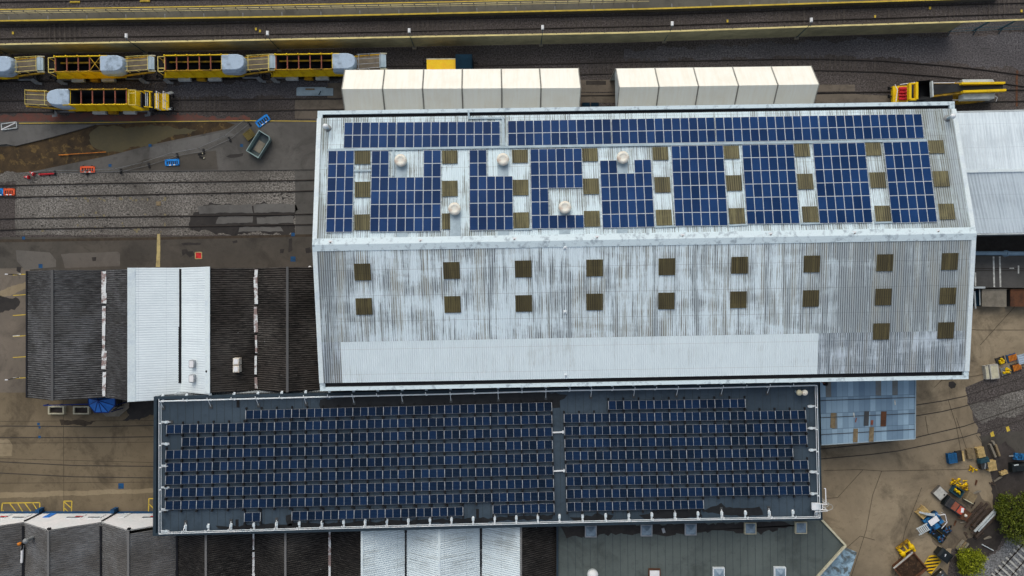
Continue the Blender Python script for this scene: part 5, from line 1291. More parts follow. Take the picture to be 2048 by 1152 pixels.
    if end_platform:
        m = MB(); m.box((-2.6, 0, 1.3), (1.5, 2.2, .16)); m.box((-2.0, 0, 1.55), (.5, 2.0, .7)); B('end_deck', m, 'yellow')
        m = MB(); m.box((-1.75, 0, 1.0), (3.2, 2.0, .3)); B('end_underframe', m, 'charcoal')
        m = MB(); 
        for xx in (-.9, -.2): m.box((xx-.2, 0, 2.4), (.12, 1.9, .5))
        m.box((-1.3, .0, 2.2), (.5, 1.7, .5)); B('engine_housing', m, 'charcoal')
        m = MB(); m.box((-1.1, 0, 2.6), (.28, 1.7, .08)); B('grey_cover', m, 'grey_l')
        m = MB(); m.beam((-1.5, -1, 2.5), (-1.5, 1, 2.5), .12, .3); m.beam((-.9, -1.02, 2.9), (-1.8, -1.02, 2.5), .1, .1); m.beam((-.9, 1.02, 2.9), (-1.8, 1.02, 2.5), .1, .1); B('engine_frame', m, 'yellow')
        for xx in (-2.25, -3.15):
            m = MB()
            for z in (1.9, 2.4): m.tube((xx, -1.1, z), (xx, 1.1, z), .05, 6)
            for s in (-1.1, 0, 1.1): m.tube((xx, s, 1.3), (xx, s, 2.4), .05, 6)
            B('handrail', m, 'white')
        for s in (-.85, .85):
            m = MB(); m.tube((-3.4, s, 1.05), (-3.75, s, 1.05), .1, 8); m.tube((-3.75, s, 1.05), (-3.84, s, 1.05), .24, 12); B('buffer', m, 'black')
        m = MB(); m.beam((-3.3, .95, 1.4), (-3.7, .7, .6), .3, .08); B('step', m, 'grey_l')
        m = MB(); m.beam((-3.25, -1.1, 1.4), (-3.5, -1.5, .6), .4, .06); B('step', m, 'grey_l')
    return t
hopper_wagon('yellow hopper wagon cut by the left edge, only its pale blue hood end showing', -148, 131, math.radians(.8), 5)
hopper_wagon('yellow hopper wagon with a crossed brace in its open hopper, in the train', 97, 129, math.radians(.8), 4, brace=True)
hopper_wagon('yellow hopper wagon between the braced wagon and the tent, middle of the train', 316.5, 127, math.radians(.8), 5)
hopper_wagon('yellow hopper wagon partly behind the tent with a rust-brown end frame', 538, 125, math.radians(.8), 5, rusty=True)
hopper_wagon('single yellow hopper wagon on its own on the nearer siding', 267, 194, math.radians(.3), 5, end_platform=True, flip=True)

# ------------------------------------------------------------------ shunter and conveyor wagon
c = P(898, 127, 3.4); lo = thing('shunting_locomotive', 'small bright yellow shunter with a dark navy cab behind the long tent', 'locomotive', (c.x, 28.95, 0), math.radians(.4))
m = MB(); m.rings([[(-3.0, -.95, .9), (.82, -.95, .9), (.82, .95, .9), (-3.0, .95, .9)], [(-3.0, -.95, 2.5), (.82, -.95, 2.5), (.82, .95, 2.5), (-3.0, .95, 2.5)], [(-2.95, -.8, 2.75), (.82, -.8, 2.75), (.82, .8, 2.75), (-2.95, .8, 2.75)]]); m.build('bonnet', 'loco_y', lo, local=True)
m = MB(); m.beam((-3, .82, 2.74), (.82, .82, 2.74), .12, .06); m.beam((-3, -.82, 2.74), (.82, -.82, 2.74), .12, .06); m.build('bonnet_rail', 'cream', lo, local=True)
m = MB(); m.box((1.9, 0, 2.0), (2.1, 2.3, 2.4)); m.rings([[(.83, -1.25, 3.2), (2.98, -1.25, 3.2), (2.98, 1.25, 3.2), (.83, 1.25, 3.2)], [(.83, -1.2, 3.38), (2.98, -1.2, 3.38), (2.98, 1.2, 3.38), (.83, 1.2, 3.38)], [(.9, -.6, 3.5), (2.9, -.6, 3.5), (2.9, .6, 3.5), (.9, .6, 3.5)]]); m.build('cab', 'navy', lo, local=True)
m = MB(); m.box((0, 0, .85), (6.2, 2.3, .4)); m.build('underframe', 'black', lo, local=True)
for x in (-1.8, 1.8):
    for s in (-.75, .75):
        m = MB(); m.tube((x, s-.06, .47), (x, s+.06, .47), .46, 16); m.build('wheel', 'rail', lo, local=True)
for x in (-1, 1):
    for s in (-.85, .85):
        m = MB(); m.tube((x*3.1, s, 1.0), (x*3.5, s, 1.0), .09, 8); m.tube((x*3.5, s, 1.0), (x*3.58, s, 1.0), .23, 12); m.build('buffer', 'black', lo, local=True)
cw = thing('conveyor_wagon', 'yellow track machine with a black belt and red springs beyond the big roof corner', 'track machine', P(1786, 196), 0)
def cb(nm, mt, fn): m = MB(); fn(m); return m.build(nm, mt, cw)
def pz(u, v, z): return P(u, v, z)
cb('end_deck', 'yellow', lambda m: m.prism([pz(u, v, 1.4) for u, v in ((1786, 172), (1816, 171), (1816, 207), (1786, 207))], .9, 1.4))
cb('end_rail', 'white', lambda m: [m.tube(pz(1790, 169, 2.3), pz(1795, 180, 2.3), .05, 6), m.tube(pz(1795, 180, 2.3), pz(1792, 203, 2.3), .05, 6)])
for i in range(4):
    def spring(m, i=i):
        for k in range(5): m.lathe(pz(1799+k*3, 178+i*6.6, 1.5), [(.18, 0), (.25, .12), (.2, .3), (0, .34)], 8)
        m.box(pz(1805, 178+i*6.6, 1.9), (.9, .16, .1))
    cb('red_spring', 'red', spring)
cb('portal_frame', 'yellow', lambda m: [m.box(pz(1818.5, 183, 3.0), (.3, 2.1, .5)), m.box(pz(1832, 182, 3.1), (.3, 2.2, .5)), m.beam(pz(1818, 168, 3.0), pz(1833, 167, 3.1), .2, .3), m.beam(pz(1818, 199, 3.0), pz(1833, 199, 3.1), .25, .3)])
cb('intake_hopper', 'belt_k', lambda m: [m.add([pz(1834, 162, 3.0), pz(1861, 160, 3.7), pz(1862, 196, 3.7), pz(1836, 200, 3.0), pz(1840, 170, 1.8), pz(1858, 170, 1.8), pz(1858, 192, 1.8), pz(1840, 192, 1.8)], [(0, 1, 5, 4), (1, 2, 6, 5), (2, 3, 7, 6), (3, 0, 4, 7), (4, 5, 6, 7)])])
cb('hopper_lip', 'grey_l', lambda m: m.beam(pz(1862.5, 163, 3.75), pz(1864, 194, 3.75), .16, .5))
cb('belt', 'belt_k', lambda m: m.add([pz(1865, 169, 1.9), pz(1925, 168, 3.4), pz(2006, 168, 3.6), pz(2006, 181, 3.6), pz(1925, 182, 3.4), pz(1865, 190, 1.9)], [(0, 1, 4, 5), (1, 2, 3, 4)]))
for (a, b, c_, d_) in (((1921, 167.5), (2008, 166.5), 3.7, .25), ((1924, 184), (2010, 181), 3.7, .28)):
    cb('side_beam', 'yellow', lambda m, a=a, b=b, c_=c_, d_=d_: [m.beam(pz(*a, c_), pz(*b, c_), d_, .5)])
cb('boom', 'yellow_d', lambda m: [m.beam(pz(1865, 192, 1.7), pz(1925, 185, 3.1), .3, .35), m.beam(pz(1865, 167, 1.7), pz(1922, 167, 3.1), .15, .35)])
cb('side_cover', 'grey_l', lambda m: [m.prism([pz(u, v, 3.3) for u, v in ((1924, 159), (1986, 158.5), (1990, 165), (1927, 165.5))], 2.3, 3.3)])
cb('side_cover', 'grey_l', lambda m: [m.prism([pz(u, v, 3.3) for u, v in ((1927, 187.5), (1990, 186.5), (1989, 197), (1927, 198.5))], 2.3, 3.3)])
cb('body_side', 'yellow_d', lambda m: [m.prism([pz(u, v, 2.3) for u, v in ((1917, 166), (1985, 166), (1978, 199), (1918, 204))], .8, 2.3)])
cb('underframe', 'charcoal', lambda m: [m.prism([pz(u, v, 1.1) for u, v in ((1820, 172), (1988, 170), (1988, 204), (1820, 208))], .7, 1.1)])
cb('handrail', 'white', lambda m: [m.tube(pz(1862, 166, 2.9), pz(1922, 165.5, 2.9), .05, 6), m.tube(pz(1800, 169, 2.4), pz(1830, 165, 2.6), .05, 6), m.tube(pz(1905, 200, 2.2), pz(1930, 200, 2.2), .05, 6), m.tube(pz(1990, 192, 2.6), pz(1995, 195, 2.6), .04, 6), m.tube(pz(1995, 195, 2.6), pz(1992, 203, 2.6), .04, 6)])
for s in (180, 196):
    cb('buffer', 'black', lambda m, s=s: [m.tube(pz(1786, s-3, 1.05), pz(1779, s-3, 1.05), .1, 8), m.tube(pz(1779, s-3, 1.05), pz(1777, s-3, 1.05), .25, 12)])
for u in (1830, 1855, 1950, 1975):
    for v in (183, 205): cb('wheel', 'rail', lambda m, u=u, v=v: m.tube(P(u, v, 0)+Vector((0, -.06, .47)), P(u, v, 0)+Vector((0, .06, .47)), .46, 16))

# ------------------------------------------------------------------ yard objects, left
def barrier(label, u, v, ang, mat, w=1.95, d=.95, z=0.13, slots=5, stands=True):
    t = thing('plastic_barrier', label, 'barrier', P(u, v, z), ang, 'plastic barriers in the yard')
    m = MB(); r = .12
    for s in (-1, 1): m.box((0, s*(d/2-.07), .07), (w-.1, .14, .12))
    for s in (-1, 1): m.box((s*(w/2-.1), 0, .07), (.2, d-.1, .12))
    for k in range(slots+1): m.box((-w/2+.16+k*(w-.32)/slots, 0, .06), (.08, d-.25, .05))
    m.box((0, d/2-.2, .065), (w-.3, .1, .1))
    m.build('panel', mat, t, local=True)
    m = MB(); m.box((0, 0, .02), (w-.3, d-.3, .02)); m.build('recess', 'charcoal', t, local=True)
    for s in (-1, 1): 
        m = MB(); m.box((s*w*.3, d/2+.03, .06), (.18, .16, .1)); m.build('foot', 'black', t, local=True)
    m = MB()
    for x in (-.25, .25): m.box((x*w*.6, -d/2+.07, .135), (.26, .12, .02))
    m.build('reflective_strip', 'white', t, local=True)
barrier('blue plastic barrier lying beside the greenish tub by the siding', 526, 242, math.radians(36), 'barrier_b', slots=5)
barrier('blue plastic barrier lying on the asphalt below the mesh fence panels', 345, 325, math.radians(3), 'barrier_b', 1.9, .85, slots=6)
barrier('orange plastic barrier lying at the edge of the pale ballast', 176, 339, 0, 'barrier_o', 1.95, .85)
barrier('orange plastic barrier at the left edge beside the yard track', 19, 384, 0, 'barrier_o', 1.55, .9, .05)
barrier('blue plastic barrier cut by the left edge of the picture', 0, 384, 0, 'barrier_b', 1.1, .95, .05, 4)
for k, (u, v, a, lb) in enumerate(((70, 349, math.radians(-28), 'red and white traffic cone lying nearest the red barrier board'), (60, 355, math.radians(-5), 'red and white traffic cone lying furthest left'))):
    t = thing('traffic_cone', lb, 'traffic cone', P(u, v, .05), a, 'fallen traffic cones')
    m = MB(); m.tube((0, 0, .22), (-.75, 0, .08), .2, 12, r2=.05); m.build('cone', 'red', t, local=True)
    m = MB(); m.tube((-.2, 0, .185), (-.42, 0, .135), .165, 12, r2=.115); m.build('white_band', 'white', t, local=True)
    m = MB(); m.box((.03, 0, .25), (.06, .46, .46)); m.build('base', 'red', t, local=True)
t = thing('barrier_board', 'long red barrier board lying beside the traffic cones', 'barrier board', P(95, 348, .05), math.radians(3))
m = MB(); m.box((0, 0, .15), (2.1, .12, .22)); m.box((0, -.12, .12), (2.0, .06, .1)); m.build('board', 'red', t, local=True)
m = MB(); m.box((-.9, 0, .04), (.12, .5, .08)); m.box((.3, -.1, .04), (.12, .5, .08)); m.build('foot', 'black', t, local=True)
t = thing('glazed_tub', 'large greenish open-topped tub standing on the asphalt', 'tub', P(522, 291, .12), math.radians(58))
m = MB(); w, d, h = 3.25, 1.9, .9
o1 = [(-w/2, -d/2), (w/2-.3, -d/2), (w/2, -d/2+.3), (w/2, d/2), (-w/2, d/2)]
def rr(s, z): return [(x*s, y*(s-.03 if s < 1 else 1), z) for x, y in o1]
m.rings([rr(.96, 0), rr(1, h), rr(.945, h), rr(.91, .12)], cap1=False); m.build('walls', 'tub', t, local=True)
m = MB(); m.prism([(x*.9, y*.9) for x, y in o1], .06, .12); m.build('floor', 'tub_in', t, local=True)
m = MB(); m.box((-.25, 0, .2), (1.5, 1.0, .12)); 
for k in range(5): m.box((-.25, -.4+k*.2, .27), (1.45, .14, .03))
m.build('board', 'boxwood', t, local=True)
def pallet_things(name, label, cat, u, v, ang, mat, w=1.2, d=1.0, z=0.0, n=7, layers=1, group=None, gap=.5):
    t = thing(name, label, cat, P(u, v, z+.15*layers), ang, group); t.location.z = z; XF[t] = t.matrix_basis.copy()
    for L in range(layers):
        z0 = .02+L*.15; m = MB()
        for k in range(n): m.box((0, -d/2+d/(2*n)+k*d/n, z0+.12), (w, d/n*gap*(1.15 if mat == 'wood' else 1.4), .022))
        for k in range(3): m.box((-w/2+.06+k*(w-.12)/2, 0, z0+.055), (.1, d, .1))
        m.build('deck', mat, t, local=True)
    return t
pallet_things('wooden_pallet', 'olive brown slatted pallet between the fence and the greenish tub', 'pallet', 498, 269, math.radians(38), 'olive', 1.3, 1.2, .12, 6, 2)
t = thing('steel_frame', 'empty white rectangular steel frame with a diagonal bar on the concrete slab', 'frame', P(19, 252, .3), math.radians(8))  # plain rectangular steel frame on the concrete slab
m = MB()
for a, b in (((-1, -.4), (1, -.4)), ((1, -.4), (1, .4)), ((1, .4), (-1, .4)), ((-1, .4), (-1, -.4))): m.beam((*a, .06), (*b, .06), .1, .1)
m.build('frame', 'grey_l', t, local=True)
m = MB(); m.beam((-1.05, -.38, .14), (.9, .25, .14), .1, .06); m.build('diagonal_bar', 'white', t, local=True)
t = thing('sheet_stack', 'stack of pale metal roofing sheets lying beside the siding', 'sheet stack', P(630, 184), math.radians(0))
for k, (x, y, w, d, z) in enumerate(((0, 0, 4.9, 1.0, .1), (-.6, .15, 3.4, .95, .17), (.1, .45, 2.8, .3, .2))):
    m = MB(); m.corr((x-w/2, y+d/2, z), (x-w/2, y-d/2, z), (x+w/2, y-d/2, z), (x+w/2, y+d/2, z), .16, .02); m.box((x, y, z-.045), (w, d, .04)); m.build('sheet', 'galv', t, local=True)
m = MB(); m.box((-.6, .3, .25), (1.2, .2, .06)); m.build('plank', 'wood_old', t, local=True)
m = MB(); m.box((.7, -.2, .215), (.1, .6, .05), -.5); m.build('strap', 'navy', t, local=True)
fp = [((62, 352), (112, 346)), ((116, 346), (176, 346)), ((180, 346), (244, 343.4)), ((248, 343), (300, 331)), ((303, 330), (357, 312)), ((359, 312), (409, 303)), ((411, 302), (461, 279)), ((463, 278), (500, 248))]
names = ('the red barrier board', 'the fallen red board and the orange barrier', 'the orange barrier', 'the blue barrier, left side', 'the blue barrier', 'the small dark blocks', 'the olive pallet, lower left', 'the olive pallet')
for (a, b), nm in zip(fp, names):
    pa, pb = P(*a), P(*b); z = .12; L = (pb-pa).length
    t = thing('temporary_fence', 'thin grey temporary fence panel nearest '+nm, 'fence panel', (pa.x, pa.y, z), math.atan2(pb.y-pa.y, pb.x-pa.x), 'temporary mesh fence panels')
    m = MB()
    for zz in (.12, 1.95): m.tube((0, 0, zz), (L, 0, zz), .021, 6)
    for x in (.03, L-.03): m.tube((x, 0, 0), (x, 0, 1.98), .021, 6)
    m.build('frame', 'grey', t, local=True)
    m = MB()
    for k in range(1, 18): m.tube((k*L/18, 0, .12), (k*L/18, 0, 1.95), .004, 3, caps=False)
    m.build('mesh', 'grey', t, local=True)
    m = MB(); m.box((L-.03, 0, .07), (.24, .7, .13)); m.build('foot_block', 'black', t, local=True)
for k, (u, v, a) in enumerate(((401, 308, .2), (404, 315, -.3))):
    t = thing('fence_foot', 'spare dark fence foot block lying below the mesh panels, '+('upper' if k == 0 else 'lower')+' one', 'fence foot', P(u, v, .12), a, 'spare fence feet')
    m = MB(); m.box((0, 0, .06), (.65, .22, .12)); m.build('block', 'black', t, local=True)
    m = MB(); m.tube((.3, -.1, .08), (.36, .1, .08), .07, 8); m.build('clamp', 'cream', t, local=True)
m = MB(); m.tube(P(118, 310, .2), P(212, 304, .25), .05, 6); m.tube(P(118, 310, .2), P(136, 309.5, .22), .07, 6)
tag(m.build('orange_pole', 'orange'), 'long thin orange pole lying across the mud and puddle', 'pole')
m = MB(); m.box(P(317, 407, .05), (.62, .55, .06), .05); m.box(P(317, 407, .09), (.4, .35, .03), .05); tag(m.build('drain_cover', 'wood_old'), 'small brown square cover in the pale ballast between the yard tracks', 'cover')
for k, (u, v) in enumerate(((620, 535),)):
    b = P(u, v, 2.6); t = thing('globe_lamp', 'small round white lamp beside the corner of the big shed', 'lamp', P(u, v, 0))
    m = MB(); m.tube((b.x, b.y, 0), (b.x, b.y, 2.5), .05, 8); m.build('post', 'charcoal', t)
    m = MB(); m.lathe(b, [(.05, -.1), (.2, 0), (.22, .1), (.14, .25), (0, .3)], 12); m.build('globe', 'white', t)
for k, v in enumerate((549, 755)):
    b = P(38, v, 0); t = thing('sign_post', 'slim white-topped post beside the dark shed, '+('upper' if k == 0 else 'lower')+' of the pair', 'post', b, group='slim posts beside the dark shed')
    m = MB(); m.tube(b, b+Vector((0, 0, 2.2)), .05, 8); m.build('post', 'charcoal', t)
    m = MB(); m.box(b+Vector((0, 0, 2.25)), (.35, .12, .12)); m.build('head', 'white', t)
# planters, canopy, ramp slab by the dark shed
for k, u in enumerate((112, 162)):
    c = P(u, 820.5, .5); t = thing('raised_planter', 'cream-rimmed rectangular planter of dark soil, '+('left' if k == 0 else 'right')+' of the two below the dark shed', 'planter', Vector((c.x, c.y, 0)), group='planters below the dark shed')
    m = MB(); w, d = 2.15, 1.08
    for x, y, a, b in ((0, d/2-.08, w, .16), (0, -d/2+.08, w, .16), (w/2-.1, 0, .2, d-.321), (-w/2+.1, 0, .2, d-.321)): m.box((x, y, .26), (a, b, .52))
    m.build('rim', 'cream', t, local=True)
    m = MB(); m.box((0, 0, .15), (w-.35, d-.28, .3)); m.build('soil', 'soil', t, local=True)
m = MB(); m.beam(P(88, 811, 1.0), P(180, 808, 1.0), .14, .1)
for u in (92, 120, 148, 176): m.box(P(u, 809.5, .5), (.1, .1, 1.0))
tag(m.build('blue_handrail', 'canopy_r'), 'dark blue handrail running behind the two planters', 'handrail')
cn = thing('entrance_canopy', 'bright blue half-round entrance canopy with dark ribs', 'canopy', P(204, 808))
zc = 3.0; ap = P(196, 801, 3.7); ring_px = [(176.5, 796.5), (177.5, 810), (189.5, 825), (217, 825), (230, 811), (230.5, 796), (213, 793.5), (196, 794)]
rg = [P(u, v, zc) for u, v in ring_px]
m = MB(); m.add([ap]+rg, [(0, i+1, i+2) if i < 7 else (0, 8, 1) for i in range(8)]); m.add(rg+[p-Vector((0, 0, .18)) for p in rg], [(i, i+8, (i+1) % 8+8, (i+1) % 8) for i in range(8)]); m.build('cover', 'canopy_b', cn)
m = MB()
for i in range(8):
    m.beam(ap+Vector((0, 0, .03)), rg[i]+Vector((0, 0, .03)), .07, .05); m.beam(rg[i], rg[(i+1) % 8], .1, .1)
mid = (rg[2]+rg[3])/2; m.beam(ap+Vector((0, 0, .03)), mid+Vector((0, 0, .03)), .07, .05)
m.build('ribs', 'canopy_r', cn)
for i in (1, 2, 3, 4):
    m = MB(); m.box((rg[i].x*.995+.0, rg[i].y*.995, 1.45), (.1, .1, 2.9)); m.build('post', 'canopy_r', cn)
m = MB(); m.prism([P(u, v, .18) for u, v in ((205, 795), (258, 795), (258, 815), (238, 833), (212, 833), (200, 822))], .02, .18); struct('entrance_path', m, 'boxwood')
t = thing('step_railing', 'dark railed steps under the right side of the blue canopy', 'steps', P(238, 812))
for k in range(3):
    m = MB(); m.box(P(240-k*3, 804+k*1.0, .3), (.5, 1.0, .25+.1*k)); m.build('tread', 'charcoal', t)
m = MB(); m.tube(P(231, 812, 1.1), P(252, 803, 1.1), .04, 6); m.tube(P(226, 820, 1.1), P(240, 812, 1.1), .04, 6)
for u, v in ((231, 812), (252, 803), (226, 820), (240, 812)): m.tube(P(u, v, 1.1), P(u, v, 1.1)-Vector((0, 0, .95)), .04, 6)
m.build('rails', 'black', t)

# ------------------------------------------------------------------ yard objects, right
def loc_thing(name, label, cat, u, v, ang, z=0.02, group=None, ztop=0.5):
    c = P(u, v, ztop); return thing(name, label, cat, (c.x, c.y, z), math.radians(ang), group)
for u, v, w, d, lb in ((1974.5, 745, .45, 1.8, 'narrow concrete slab standing left of the wide slab near the track'), (1989, 743.5, 1.15, 1.9, 'wide ribbed concrete slab near the curved track at the right')):
    t = loc_thing('concrete_block', lb, 'concrete slab', u, v, 7, ztop=.6)
    m = MB(); m.box((0, 0, .3), (w, d, .6)); m.build('body', 'sleeper_pale', t, local=True)
    m = MB(); m.box((0, .0, .61), (w*.8, d*.9, .02)); m.build('top_face', 'cream', t, local=True)
def stillage(label, u, v, ang, parts, pm_='yellow', w=1.25, d=1.05, frame='charcoal', seed=1):
    t = loc_thing('parts_pallet', label, 'parts pallet', u, v, ang, ztop=.4, group='pallets of yellow parts')
    m = MB()
    for k in range(5): m.box((0, -d/2+.1+k*(d-.2)/4, .13), (w, .14, .03))
    for s in (-1, 0, 1): m.box((s*(w/2-.06), 0, .06), (.1, d, .1))
    m.build('deck', frame, t, local=True)
    m = MB(); r = random.Random(seed)
    if parts == 'bars':
        for k in range(6): m.beam((-w*.38+k*w*.15, -d*.38, .25), (-w*.33+k*w*.15, d*.38, .28), .1, .16)
    else:
        for k in range(7):
            x, y = r.uniform(-w*.3, w*.3), r.uniform(-d*.3, d*.3); m.lathe((x, y, .15), [(.16, 0), (.18, .1), (.1, .2), (.1, .3), (0, .32)], 8); m.beam((x, y, .3), (x+r.uniform(-.3, .3), y+r.uniform(-.3, .3), .3), .1, .1)
    m.build('castings', pm_, t, local=True)
stillage('pallet heaped with round yellow castings, topmost left of the group of four', 2004, 722, 18, 'lumps', seed=3)
stillage('pallet heaped with round yellow castings, next to the track edge', 2014, 742, 18, 'lumps', seed=5, frame='grey')
stillage('blue pallet carrying orange bars', 2026, 716, 16, 'bars', 'orange', frame='bluepal')
stillage('dark pallet carrying a row of orange bars beside the track', 2035, 735, 18, 'bars', 'orange')
t = loc_thing('sheet_bundle', 'pale blue bundle of sheets at the right edge beside the orange bars', 'sheet bundle', 2047, 718, 14, ztop=.4)
m = MB(); m.box((0, 0, .2), (1.4, 1.2, .36)); m.build('bundle', 'hood', t, local=True)
m = MB()
for k in range(4): m.box((0, -.45+k*.3, .39), (1.3, .05, .02))
m.build('straps', 'grey', t, local=True)
pallet_things('wooden_pallet', 'blue pallet stack at the left end of the line of pallets', 'pallet', 1906, 917, math.radians(8), 'bluepal', 1.15, 1.35, .02, 6, 4)
t = loc_thing('plank_crate', 'dark crate with one pale plank on its edge, right of the blue pallets', 'crate', 1921, 913, 8, ztop=.6)
m = MB(); m.box((0, 0, .25), (.8, 1.3, .5)); 
for k in range(3): m.box((-.25+k*.22, 0, .53), (.1, 1.25, .06))
m.build('crate', 'charcoal', t, local=True)
m = MB(); m.box((.34, 0, .6), (.22, 1.35, .1)); m.build('plank', 'wood', t, local=True)
pallet_things('wooden_pallet', 'weathered brown pallet between the planked crate and the pale pallet', 'pallet', 1942, 908, math.radians(100), 'wood_old', 1.3, .95, .02, 7, 3)
pallet_things('wooden_pallet', 'pale new pallet nearest the dark timber baulks', 'pallet', 1963, 905, math.radians(103), 'wood', 1.35, .95, .02, 6, 4)
pallet_things('wooden_pallet', 'pale new pallet standing on the dark asphalt below the timber baulks', 'pallet', 1985, 932, math.radians(100), 'wood', 1.3, 1.15, .02, 7, 5)
for k, (u0, v0, u1, v1, lb) in enumerate(((1979, 888, 1990, 914, 'dark timber baulk, left of three side by side'), (1984, 882, 1988, 890, 'short dark timber stub above the three baulks'), (1990, 889, 1998, 912, 'grey-edged timber baulk, right of the side by side baulks'))):
    m = MB(); m.beam(P(u0, v0, .2), P(u1, v1, .2), .3, .34); m.beam(P(u0, v0, .4)+Vector((.05, 0, 0)), P(u1, v1, .4)+Vector((.05, 0, 0)), .16, .08)
    tag(m.build('timber_baulk', 'wood_old' if k == 2 else 'boxwood'), lb, 'timber', 'timber baulks by the pallets')
t = loc_thing('covered_crate', 'dark crate under a green-black cover beside the pale pallet', 'crate', 1968, 928, 14, ztop=.7)
m = MB(); m.box((0, -.1, .35), (.9, 1.2, .7)); m.build('crate', 'charcoal', t, local=True)
m = MB(); m.rings([[(-.6, .1, .3), (.9, .1, .3), (.9, .75, .3), (-.6, .75, .3)], [(-.5, .2, .85), (.8, .15, .8), (.75, .6, .8), (-.4, .65, .85)]]); m.build('cover', 'teal', t, local=True)
m = MB(); m.beam((-.1, -.6, .75), (.15, .1, .78), .14, .1); m.build('bar', 'grey', t, local=True)
def casting_heap(label, u, v, ang, w, d, n, mat='yellow', seed=2, name='casting_heap'):
    t = loc_thing(name, label, 'machine parts', u, v, ang, ztop=.4); r = random.Random(seed)
    for k in range(n):
        m = MB(); x, y = r.uniform(-w/2, w/2), r.uniform(-d/2, d/2); h = r.uniform(.2, .5); q = r.uniform(.09, .17)
        m.lathe((x, y, 0), [(q, 0), (q*1.1, h*.5), (q*.6, h*.6), (q*.65, h), (0, h+.02)], 9)
        m.beam((x, y, h*.6), (x+r.uniform(-.4, .4), y+r.uniform(-.4, .4), h*.5), .1, .12)
        m.tube((x-q*.7, y, h+.02), (x+q*.7, y+.05, h+.04), .035, 6, mi=1)
        m.build('casting', [mat if k % 4 else ('yellow_d' if mat == 'yellow' else 'bin'), 'rust'], t, local=True)
    return t
casting_heap('small yellow machine part standing on the concrete edge', 1949, 940, 20, .7, .7, 6, seed=8)
pallet_things('wooden_pallet', 'small broken pile of pale timber at the lower right of the pallets', 'pallet', 2009, 946, math.radians(20), 'wood', .9, .5, .02, 3, 3)
t = loc_thing('blue_trailer', 'bright blue machine frame cut by the right edge', 'machine', 2043, 914, -5, ztop=1.0)
m = MB(); m.box((0, 0, .7), (1.6, .5, .3)); m.box((-.2, .35, .8), (1.3, .16, .3)); m.box((-.2, -.35, .8), (1.4, .16, .3)); m.box((.3, 0, 1.0), (.6, .6, .3)); m.build('frame', 'blue_m', t, local=True)
m = MB(); m.beam((-.7, 0, .6), (-1.3, -.1, .5), .14, .12); m.build('drawbar', 'grey', t, local=True)
t = loc_thing('dark_machine', 'black covered machine below the blue frame at the right edge', 'machine', 2040, 936, 3, ztop=.8)
m = MB(); m.rings([[(-1, -.6, 0), (1, -.6, 0), (1, .6, 0), (-1, .6, 0)], [(-.95, -.55, .7), (.95, -.55, .7), (.95, .55, .7), (-.95, .55, .7)], [(-.6, -.35, 1.0), (.8, -.35, 1.0), (.8, .3, 1.0), (-.6, .3, 1.0)]]); m.build('cover', 'bin', t, local=True)
m = MB(); m.beam((-.9, .45, .95), (-.3, .5, .95), .12, .06); m.build('bar', 'grey_l', t, local=True)
casting_heap('large heap of yellow castings on the concrete above the grey slab', 1921, 967, -22, 2.1, 1.0, 22, seed=4)
casting_heap('heap of yellow castings cut off from the large heap on its right', 1934, 975, -30, .8, .6, 7, seed=9)
t = loc_thing('concrete_block', 'square pale concrete base slab with a round hole', 'concrete slab', 1881, 987, 45, ztop=.5)
m = MB(); m.box((0, 0, .22), (1.45, 1.5, .44)); m.build('body', 'patch_grey', t, local=True)
m = MB(); m.box((0, 0, .45), (1.3, 1.35, .03)); m.build('top_face', 'sleeper_pale', t, local=True)
m = MB(); m.lathe((.25, -.5, .46), [(.12, 0), (.12, .02), (0, .021)], 10); m.build('hole', 'stain', t, local=True)
t = loc_thing('parts_crate', 'dark green open crate holding two yellow castings', 'crate', 1916, 984, -35, ztop=.6)
m = MB()
for x, y, a, b in ((0, .5, 1.5, .08), (0, -.5, 1.5, .08), (.71, 0, .08, .92), (-.71, 0, .08, .92)): m.box((x, y, .3), (a, b, .6))
m.box((0, 0, .05), (1.34, .9, .1)); m.build('crate', 'teal', t, local=True)
m = MB()
for x in (-.25, .25): m.lathe((x, .1, .12), [(.2, 0), (.22, .2), (.1, .3), (.12, .42), (0, .45)], 9); m.beam((x, .1, .45), (x+.2, -.1, .45), .12, .1)
m.build('castings', 'yellow', t, local=True)
t = loc_thing('slatted_crate', 'weathered grey wooden crate with a slatted lid and pale end', 'crate', 1943, 995, -28, ztop=.7)
m = MB(); m.box((0, 0, .33), (1.25, 1.2, .66))
for k in range(6): m.box((-.5+k*.2, .05, .68), (.14, 1.1, .03))
m.build('crate', 'wood_old', t, local=True)
m = MB(); m.box((0, -.63, .5), (1.25, .1, .4)); m.build('end_board', 'cream', t, local=True)
t = loc_thing('control_cabinet', 'dark green machine with a rust plate and a red and white plate on top', 'machine', 1912, 1014, -35, ztop=1.0)
m = MB(); m.rings([[(-1.3, -.7, 0), (1.3, -.7, 0), (1.3, .7, 0), (-1.3, .7, 0)], [(-1.3, -.7, .85), (1.3, -.7, .85), (1.3, .7, .85), (-1.3, .7, .85)], [(-1.15, -.6, .98), (1.2, -.6, .98), (1.2, .6, .98), (-1.15, .6, .98)]]); m.build('body', 'charcoal', t, local=True)
m = MB(); m.box((-.15, 0, 1.0), (.7, 1.1, .03)); m.build('rust_plate', 'rustred', t, local=True)
m = MB(); m.box((.75, 0, 1.01), (.75, 1.0, .05)); m.build('red_plate', 'redplate', t, local=True)
m = MB(); m.box((.9, .12, 1.045), (.35, .6, .02), .5); m.build('white_plate', 'white', t, local=True)
m = MB(); m.box((-1.4, .1, .5), (.14, 1.3, .7)); m.build('bumper', 'bin', t, local=True)
t = loc_thing('tipping_bucket', 'rusty low cart with a small pale dome beside the timber pile', 'cart', 1931, 1030, -35, ztop=.5)
